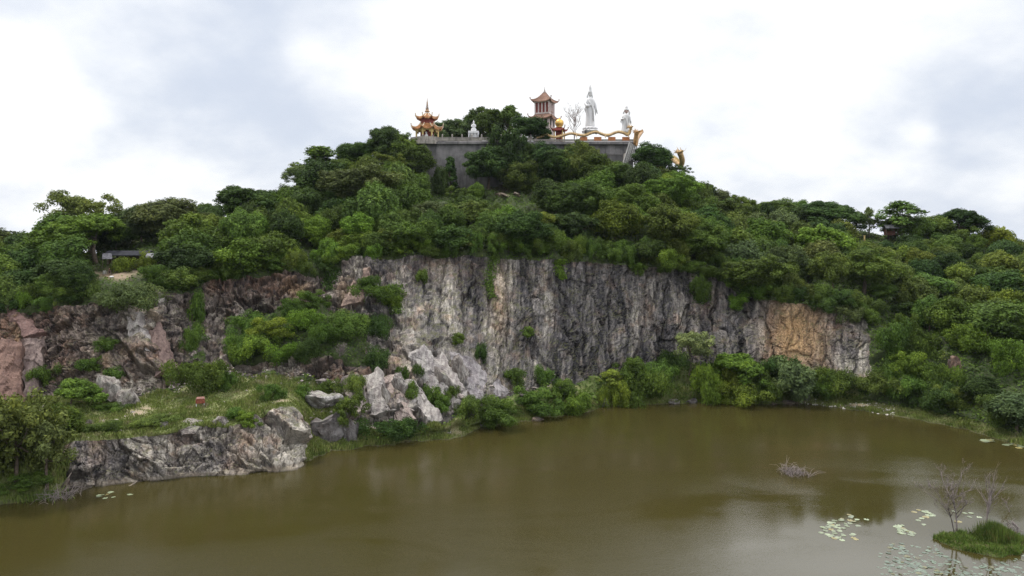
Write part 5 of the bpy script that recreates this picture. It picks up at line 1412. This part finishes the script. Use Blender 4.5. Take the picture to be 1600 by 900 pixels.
MGD = simple_mat('grey_dead_wood', (.2, .17, .165), .9, .3, 3)
wp = lambda px, py: P(px, py, water_Y(py))
bare_tree('dead_tree', wp(1493, 838), 9.8, .62, 4, MGD, 'twiggy grey dead tree standing at the tip of the grassy islet', .12, 6, 'dead wood in the lake', first=.3, stems=2, twig=.8)
bare_tree('dead_tree', wp(1540, 832), 8.4, .22, 9, MGD, 'thin forked grey dead trunk rising behind the islet reeds', .11, 3, 'dead wood in the lake', first=.45, stems=2)
bare_tree('dead_tree', wp(1583, 842), 3.2, .9, 12, MGD, 'crooked low dead branch beside the islet reeds at the frame edge', .12, 3, 'dead wood in the lake', stems=2, droop=.1)
bare_tree('dead_tree', wp(1577, 800), 2.6, .7, 15, MGD, 'small pale dead sapling standing in open water beyond the islet', .05, 3, 'dead wood in the lake')
bare_tree('bare_tree', (X_(897, 266), 266, TZ), 16, .75, 23, simple_mat('pale_bark', (.4, .36, .35), .9), 'leafless pale tree between the pink tower and the tall statue', .22, 5, first=.35, stems=2, twig=2.4)
bare_tree('dry_bush', hit(530, 556)[0], 3.4, 1.0, 29, MGD, 'grey leafless bush on the green ledge', .05, 5, cat='bush', first=.1, stems=4, twig=1.5)
bare_tree('dry_bush', hit(140, 664)[0], 1.4, 1.0, 31, MGD, 'low grey dry bush on the grass shelf above the wet rock face', .04, 5, cat='bush', first=.1, stems=5, twig=1.2)


def twig_heap(px, py, w, h, n, seed, label, up=None):
    rr = random.Random(seed); Y = water_Y(py); k = Y / F
    e = empty('brush_heap', P(px, py, Y), 0, label, 'brush heap')
    mb = MB()
    for i in range(n):
        a, el = rr.uniform(0, 6.28), rr.uniform(-.1, .7); L = rr.uniform(.2, .5) * w * k
        c = Vector((rr.gauss(0, .2) * w * k, rr.gauss(0, .2) * w * k, 0)); d = Vector((math.cos(a), math.sin(a), math.sin(el)))
        mb.tube([c - Vector((0, 0, .1)), c + d * L * .5 + Vector((0, 0, rr.uniform(.1, .3) * h * k)), c + d * L], [.035, .03, .012], 4)
    mb.build('branches_tangle' if False else 'tangle', MGD, e)
    for x_, hh, l_ in up or ():
        mb = MB(); b_ = Vector((x_ * k, 0, -.1))
        mb.tube([b_, b_ + Vector((l_ * .5, 0, hh * k * .55)), b_ + Vector((l_, .1, hh * k))], [.08, .06, .02], 5); mb.tube([b_ + Vector((l_ * .5, 0, hh * k * .55)), b_ + Vector((l_ * .5 + .45, 0, hh * k * .9))], [.05, .02], 4)
        mb.build('upright_branch', MDEAD, e)
    return e


twig_heap(1242, 740, 50, 18, 110, 3, 'heap of grey twigs with a forked branch sticking out of the open lake', [(-14, 30, .2), (-18, 18, -.4)])
twig_heap(88, 778, 60, 26, 90, 5, 'tangle of pale dead branches in the water under the olive trees', [(-20, 22, .3), (5, 24, -.5)])


def log(a, b, r_, label):
    a, b = Vector(a), Vector(b)
    mb = MB(); m_ = a.lerp(b, .55) + Vector((.1, 0, -.05)); mb.tube([a, m_, b], [r_, r_ * .8, r_ * .45], 7)
    mb.tube([m_, m_ + (b - a) * .18 + Vector((.35, -.2, .35))], [r_ * .5, r_ * .15], 5)
    tag(mb.build('fallen_log', MDEAD, None, None, True), label, 'log')


wY = lambda py: water_Y(py)
log(P(92, 766, 105.5), P(111, 739, 104.5), .17, 'pale bare trunk leaning out of the water against the wet rock')
log(P(192, 765, 107.5), P(214, 752, 109.5), .15, 'bleached log sloping into the lake below the dark wet face')
pa, pb_ = hit(511, 594)[0], hit(536, 632)[0]
log(pb_ + Vector((0, -.3, .2)), pa + Vector((0, -.3, .35)), .3, 'long pale dead trunk lying down the slope above the white boulder')

# ------------------------------------------------------------------ islet, reeds, lily pads
iY = water_Y(852)
ic = P(1532, 852, iY)
n = 60
ang = np.linspace(0, 2 * PI, n, endpoint=False)
rx = 4.1 * (1 + .18 * np.sin(2 * ang + .4) + .09 * np.sin(5 * ang) + .05 * np.sin(13 * ang + 1)); ry = 3.1 * (1 + .15 * np.sin(3 * ang + 1) + .08 * np.sin(7 * ang))
skew = -.34
Vi, Fi = [], []
for j, (f, z) in enumerate([(1.08, -.6), (1.0, -.02), (.93, .12), (.7, .25), (.35, .33), (.02, .36)]):
    x = np.cos(ang) * rx * f; y = np.sin(ang) * ry * f
    Vi.append(np.stack([ic.x + x + 0 * y, ic.y + y + skew * x * 1.0, np.full(n, z)], 1))
for j in range(5):
    for i in range(n):
        Fi.append((j * n + i, j * n + (i + 1) % n, (j + 1) * n + (i + 1) % n, (j + 1) * n + i))
tag(link('islet_ground', mesh_np('islet_ground', np.concatenate(Vi), np.array(Fi), attrs={'soil': np.zeros(n * 6)}, smooth=True), MBANK), kind='structure')
ni = 14000
rr_ = np.sqrt(r.uniform(0, 1, ni)); aa = r.uniform(0, 2 * PI, ni)
fx = np.interp(aa, ang, rx, period=2 * PI); fy = np.interp(aa, ang, ry, period=2 * PI)
xi, yi = np.cos(aa) * fx * rr_ * .99, np.sin(aa) * fy * rr_ * .99
bare = (np.exp(-((xi + .3) / 1.6) ** 2 - ((yi + 1.2 + .2 * xi) / .45) ** 2) > r.uniform(.1, 1, ni))
pi_ = np.stack([ic.x + xi, ic.y + yi + skew * xi, .3 * (1 - rr_ ** 3)], 1)[~bare]
hg = r.uniform(.12, .4, len(pi_)) * (.55 + 1.3 * np.clip(fbm(pi_ * .9, 3, 44) + .25, 0, 1.2)); a_ = r.uniform(0, 2 * PI, len(pi_)); d_ = np.stack([np.cos(a_), np.sin(a_), 0 * a_], 1)
lean = r.normal(size=(len(pi_), 3)) * np.array([.4, .4, 0]) * hg[:, None] + np.array([0, 0, 1.3]) * hg[:, None]
wd = d_ * .045
Vg = np.stack([pi_ - wd, pi_ + wd, pi_ + lean * .6 + wd * .7, pi_ + lean], 1).reshape(-1, 3)
MISL = cover_mat('islet_grass_blades', [(.095, .155, .032), (.13, .2, .04), (.18, .215, .06), (.25, .22, .11)], .7, .15)
tag(link('islet_grass', mesh_np('islet_grass', Vg, np.arange(len(Vg), dtype=np.int32).reshape(-1, 4), fattrs={'rnd': r.uniform(0, 1, len(pi_)), 'tone': r.uniform(0, 1, len(pi_))}), MISL), kind='stuff')
# the reed bed, one dense clump
nr_ = 5200
cx_, cy_ = P(1560, 846, water_Y(846)).x, water_Y(846)
xr, yr = r.normal(size=nr_) * 1.45, r.normal(size=nr_) * .8
xr = np.clip(xr, -2.9, 2.9)
hr = (.7 + 1.5 * np.exp(-((xr + .2) / 1.7) ** 2)) * r.uniform(.6, 1.1, nr_)
pr = np.stack([cx_ + xr, cy_ + yr, np.full(nr_, .05)], 1)
a_ = r.uniform(0, 2 * PI, nr_); wd = np.stack([np.cos(a_), np.sin(a_), 0 * a_], 1) * .035
tp = np.stack([r.normal(size=nr_) * .22 + xr * .12, r.normal(size=nr_) * .22, hr], 1)
Vg = np.stack([pr - wd, pr + wd, pr + tp * .6 + wd, pr + tp], 1).reshape(-1, 3)
MREED = cover_mat('reed_blades', [(.07, .12, .026), (.105, .155, .032), (.14, .17, .045), (.19, .15, .06)], .7, .15)
o = link('reed_clump', mesh_np('reed_clump', Vg, np.arange(len(Vg), dtype=np.int32).reshape(-1, 4), fattrs={'rnd': r.uniform(0, 1, nr_), 'tone': r.uniform(0, 1, nr_)}), MREED)
tag(o, 'tall dense green reed clump growing on the islet', 'reeds')
# shore reeds under the olive trees
for (px, py, w_, n_, lab) in ((28, 782, 60, 1500, 'green reeds fringing the shore under the olive trees'),):
    Y = water_Y(py); cx2 = X_(px, Y)
    xr, yr = r.normal(size=n_) * w_ * Y / F * .4, r.normal(size=n_) * .7 + .6
    hr = r.uniform(.5, 1.7, n_)
    pr = np.stack([cx2 + xr, Y + yr, np.full(n_, -.1)], 1); a_ = r.uniform(0, 2 * PI, n_); wd = np.stack([np.cos(a_), np.sin(a_), 0 * a_], 1) * .05
    tp = np.stack([r.normal(size=n_) * .25, r.normal(size=n_) * .25, hr], 1)
    Vg = np.stack([pr - wd, pr + wd, pr + tp * .6 + wd, pr + tp], 1).reshape(-1, 3)
    tag(link('reed_clump', mesh_np('reed_clump', Vg, np.arange(len(Vg), dtype=np.int32).reshape(-1, 4), fattrs={'rnd': r.uniform(0, 1, n_), 'tone': r.uniform(0, 1, n_)}), MREED), lab, 'reeds')
# lily pads: one notched disc, copied
m, t = new_mat('lily_pad_leaf'); MPAD = m
oc = t.n('ObjectInfo').outputs['Color']
co = t.n('TexCoord').outputs['Object']
c = t.mix(t.ramp(t.noise(co, 3, 4), .3, .7), t.mix(1.0, oc, (.75, .8, .75), 'MULTIPLY'), oc)
b = t.n('BsdfPrincipled', {'Base Color': c, 'Roughness': .38, 'Specular IOR Level': .6}); t.out(b.outputs[0])
pads = []
for v in range(3):
    nn_ = 22; a0 = .22
    vs = [(0, 0, .012)]; fs = []
    for i in range(nn_ + 1):
        a = a0 + (2 * PI - 2 * a0) * i / nn_; q_ = 1 + .04 * math.sin(3 * a + v)
        vs.append((math.cos(a) * q_ * .8, math.sin(a) * q_ * .8, .014)); vs.append((math.cos(a) * q_, math.sin(a) * q_, .02 + .03 * (math.sin(5 * a + v * 2) > .2)))
    for i in range(nn_):
        fs += [(0, 1 + 2 * i, 3 + 2 * i), (1 + 2 * i, 2 + 2 * i, 4 + 2 * i, 3 + 2 * i)]
    me = bpy.data.meshes.new('lily_pad'); me.from_pydata(vs, [], fs); me.materials.append(MPAD); pads.append(me)
lr = random.Random(11)
PADLAB = {}


def pad(px, py, rad, label, group, col):
    Y = water_Y(py)
    o = link('lily_pad', lr.choice(pads)); o.location = (X_(px, Y), Y, .004 + lr.uniform(0, .012)); s = rad * lr.uniform(.75, 1.2)
    o.scale = (s, s * lr.uniform(.85, 1), s); o.rotation_euler = (lr.gauss(0, .05), lr.gauss(0, .05), lr.uniform(0, 6.28))
    f = lr.uniform(.6, 1.2); br_ = lr.random() < .16; o.color = (col[0] * f * (1.1 if br_ else 1), col[1] * f * (.8 if br_ else 1), col[2] * f * (.5 if br_ else 1), 1)
    tag(o, label, 'lily pad', group)


CR, MI = (.27, .31, .2), (.135, .175, .13)
cl = [(1300, 822, 6, 4), (1322, 812, 10, 5), (1312, 830, 14, 5), (1325, 822, 8, 4), (1300, 834, 10, 4), (1318, 840, 10, 3), (1333, 810, 8, 4), (1296, 818, 6, 3)]
for i in range(54):
    c_ = lr.choice(cl); pad(c_[0] + lr.gauss(0, c_[2]), c_[1] + lr.gauss(0, c_[3]), .33, 'cream-green lily pad in the separate raft between twig heap and islet', 'lily pads of the separate raft', CR)
for i in range(20): pad(1402 + i * 1.0 + lr.gauss(0, 4), 822 + i * .6 + lr.gauss(0, 2.5), .38, 'pale lily pad in the thin string between raft and dead tree', 'lily pads of the thin string', CR)
for i in range(14): pad(1442 + lr.gauss(0, 9), 806 + lr.gauss(0, 6), .42, 'whitish lily pad in the sparse patch just short of the twiggy dead tree', 'lily pads by the twiggy dead tree', CR)
for i in range(8): pad(1505 + lr.gauss(0, 12), 806 + lr.gauss(0, 6), .4, 'whitish lily pad floating behind the twiggy dead tree', 'lily pads behind the twiggy dead tree', CR)
for i in range(9): pad(172 + lr.choice((-16, -8, 22, 30, 0)) + lr.gauss(0, 3), 776 + lr.gauss(0, 3.0), .4, 'pale lily pad near the shore below the dark wet rock face', 'lily pads near the wet rock face', CR)
for i in range(18): pad(1592 + lr.gauss(0, 9), 694 + lr.gauss(0, 3.2) + lr.choice((0, 0, 4)), .55, 'whitish lily pad in the patch against the overgrown bank beyond the islet', 'lily pads against the overgrown bank', CR)
for i in range(8): pad(1548 + lr.gauss(0, 9), 689 + lr.gauss(0, 1.0), .7, 'whitish lily pad in the short line off the overgrown bank', 'lily pads in the line off the bank', CR)
k_ = 0
while k_ < 110:                                           # the big faint raft in front of the islet: the largest pads as objects
    px, py = 1385 + lr.random() * 215, 846 + lr.random() * 60
    if py < 846 + (px - 1385) * .12: continue
    if (px - 1440) ** 2 / 70 ** 2 + (py - 866) ** 2 / 22 ** 2 > 1 + lr.random() * .9 and py < 878 and px < 1475: continue
    if ((px - 1532) / 66) ** 2 + ((py - 853) / 28) ** 2 < 1: continue
    pad(px, py, .3, 'mint lily pad in the wide faint raft in front of the islet', 'lily pads of the wide raft', MI); k_ += 1
# ... and the rest of that raft as one sheet of small pads
Vp, Fp = [], []
k_ = 0
while k_ < 300:
    px, py = 1370 + lr.random() * 260, 846 + lr.random() * 75
    if ((px - 1532) / 64) ** 2 + ((py - 853) / 27) ** 2 < 1: continue
    if py < 878 and px < 1475 and (px - 1440) ** 2 / 66 ** 2 + (py - 868) ** 2 / 20 ** 2 > 1: continue
    if py < 850 + abs(px - 1440) * .1 and px > 1475: continue
    Y = water_Y(py); c0 = np.array([X_(px, Y), Y, .004 + .004 * lr.random()]); s = lr.uniform(.1, .22)
    a = np.linspace(.2, 6.08, 9) + lr.uniform(0, 6)
    Vp.append(np.concatenate([[c0], c0 + np.stack([np.cos(a), np.sin(a), 0 * a + .02], 1) * s]))
    Fp += [(k_ * 10, k_ * 10 + i, k_ * 10 + i + 1) for i in range(1, 9)]; k_ += 1
o = link('floating_pad_cover', mesh_np('floating_pad_cover', np.concatenate(Vp), np.array(Fp)), MPAD); o.color = (*MI, 1)
tag(o, 'sheet of tiny mint pads filling the wide raft', 'water plants', kind='stuff')

# ------------------------------------------------------------------ sky, sun, camera
SUN_EL, SUN_AZ = math.radians(60), math.radians(-75)           # azimuth from +Y towards +X
world = bpy.data.worlds.new('World'); scene.world = world; world.use_nodes = True
t = NT(world.node_tree)
sky = t.n('TexSky', sky_type='NISHITA', sun_disc=False, sun_elevation=SUN_EL, sun_rotation=SUN_AZ, altitude=50, air_density=1.2, dust_density=3.0, ozone_density=1.0)
gen = t.n('TexCoord').outputs['Generated']
sp = t.n('SeparateXYZ', {0: gen})
den = t.math('ADD', t.math('MAXIMUM', sp.outputs[2], 0.0), .5)
pl = t.n('CombineXYZ', {0: t.math('DIVIDE', sp.outputs[0], den), 1: t.math('DIVIDE', sp.outputs[1], den), 2: 0.0}).outputs[0]
n1 = t.noise(pl, 1.5, 7, .5); n2 = t.noise(pl, 4.2, 7, .55)


def lobe(px, py, sharp):
    d = (P(px, py, 1) - Vector((0, 0, EYE))).normalized()
    dt = t.n('VectorMath', {0: gen, 1: tuple(d)}, operation='DOT_PRODUCT').outputs['Value']
    return t.math('POWER', t.math('MAXIMUM', dt, 0.0), sharp)


bright = t.math('ADD', lobe(840, 160, 45), t.math('MULTIPLY', lobe(1400, -40, 60), .9))
bright = t.math('ADD', bright, t.math('MULTIPLY', lobe(20, 170, 260), .8))
bright = t.math('ADD', bright, t.math('MULTIPLY', lobe(150, -60, 90), .6))
bright = t.math('ADD', bright, t.math('MULTIPLY', lobe(250, 330, 260), .5))
bright = t.math('ADD', bright, t.math('MULTIPLY', lobe(1280, 190, 160), .35))
for x_, y_, sh_, a_ in ((1428, 208, 5200, .45), (1446, 203, 6500, .4), (40, 226, 4200, .5), (66, 232, 4200, .5), (20, 105, 1500, .8), (470, 90, 1500, .6), (1590, 300, 1800, .5)):
    bright = t.math('ADD', bright, t.math('MULTIPLY', lobe(x_, y_, sh_), a_))
greyb = t.math('ADD', t.math('ADD', lobe(300, 190, 60), t.math('MULTIPLY', lobe(560, 330, 300), .5)), t.math('MULTIPLY', lobe(1440, 230, 60), 1.0))
v = t.math('ADD', t.math('MULTIPLY', n1, .85), t.math('MULTIPLY', n2, .6))
v = t.math('ADD', v, t.math('SUBTRACT', t.math('MULTIPLY', bright, .27), t.math('MULTIPLY', greyb, .2)))
cl_ = t.ramp(v, .5, .88)
cloud = t.mix(cl_, (5.9, 6.45, 7.5), (9.6, 9.7, 9.8))
# unseen sky above the frame, brightness shaped for its light on lake and treetops
lowleft = t.math('MULTIPLY', t.ramp(sp.outputs[2], .31, .42), t.ramp(sp.outputs[0], .05, -.2))
cloud = t.mix(t.math('MULTIPLY', lowleft, .75), cloud, (3.0, 3.2, 3.6))  # added dark cloud out of view, dims the lake's reflection at lower left
lowright = t.math('MULTIPLY', t.ramp(sp.outputs[2], .30, .38), t.ramp(sp.outputs[0], .08, .3))
cloud = t.mix(t.math('MULTIPLY', lowright, .85), cloud, (23, 23.2, 24))  # bright cloud out of view, strengthened to silver the lake at lower right
high = t.ramp(sp.outputs[2], .55, .8)
cloud = t.mix(t.math('MULTIPLY', high, .8), cloud, (16, 15.8, 15.4))
col = t.mix(.93, sky.outputs[0], cloud)
bg = t.n('Background', {'Color': col, 'Strength': .1})
t.n('OutputWorld', {'Surface': bg.outputs[0]})
hm_, t = new_mat('haze_air')
pv_ = t.n('VolumePrincipled', {'Color': (.8, .88, 1, 1), 'Density': .000035, 'Anisotropy': .2})
t.t.links.new(pv_.outputs[0], t.n('OutputMaterial').inputs['Volume'])
mb = MB(); mb.box((0, 100, 64), (6200, 6400, 140)); tag(mb.build('haze', hm_), kind='stuff')
L = bpy.data.lights.new('sun', 'SUN'); L.energy = 2.4; L.angle = math.radians(9); L.color = (1, .96, .9)
lo = bpy.data.objects.new('sun', L); COL.objects.link(lo)
D = Vector((math.sin(SUN_AZ) * math.cos(SUN_EL), math.cos(SUN_AZ) * math.cos(SUN_EL), math.sin(SUN_EL)))
lo.rotation_euler = (-D).to_track_quat('-Z', 'Y').to_euler(); lo.location = (0, 0, 200)
cam = bpy.data.cameras.new('camera'); co_ = bpy.data.objects.new('camera', cam); COL.objects.link(co_)
cam.sensor_width = 36; cam.lens = 36 * F / 1600; cam.shift_y = -60 / 1600; cam.clip_end = 20000; cam.clip_start = .5
co_.location = (0, 0, EYE); co_.rotation_euler = (PI / 2, 0, 0)
scene.camera = co_
scene.view_settings.view_transform = 'Standard'; scene.view_settings.look = 'None'; scene.view_settings.exposure = 0.25; scene.view_settings.gamma = 1
cy = scene.cycles
cy.max_bounces = 6; cy.diffuse_bounces = 3; cy.glossy_bounces = 3; cy.transmission_bounces = 4; cy.transparent_max_bounces = 4
cy.use_denoising = True; cy.denoising_prefilter = 'NONE'; cy.denoising_input_passes = 'RGB_ALBEDO_NORMAL'; cy.sample_clamp_direct = 8; cy.sample_clamp_indirect = 3
cy.caustics_reflective = False; cy.caustics_refractive = False
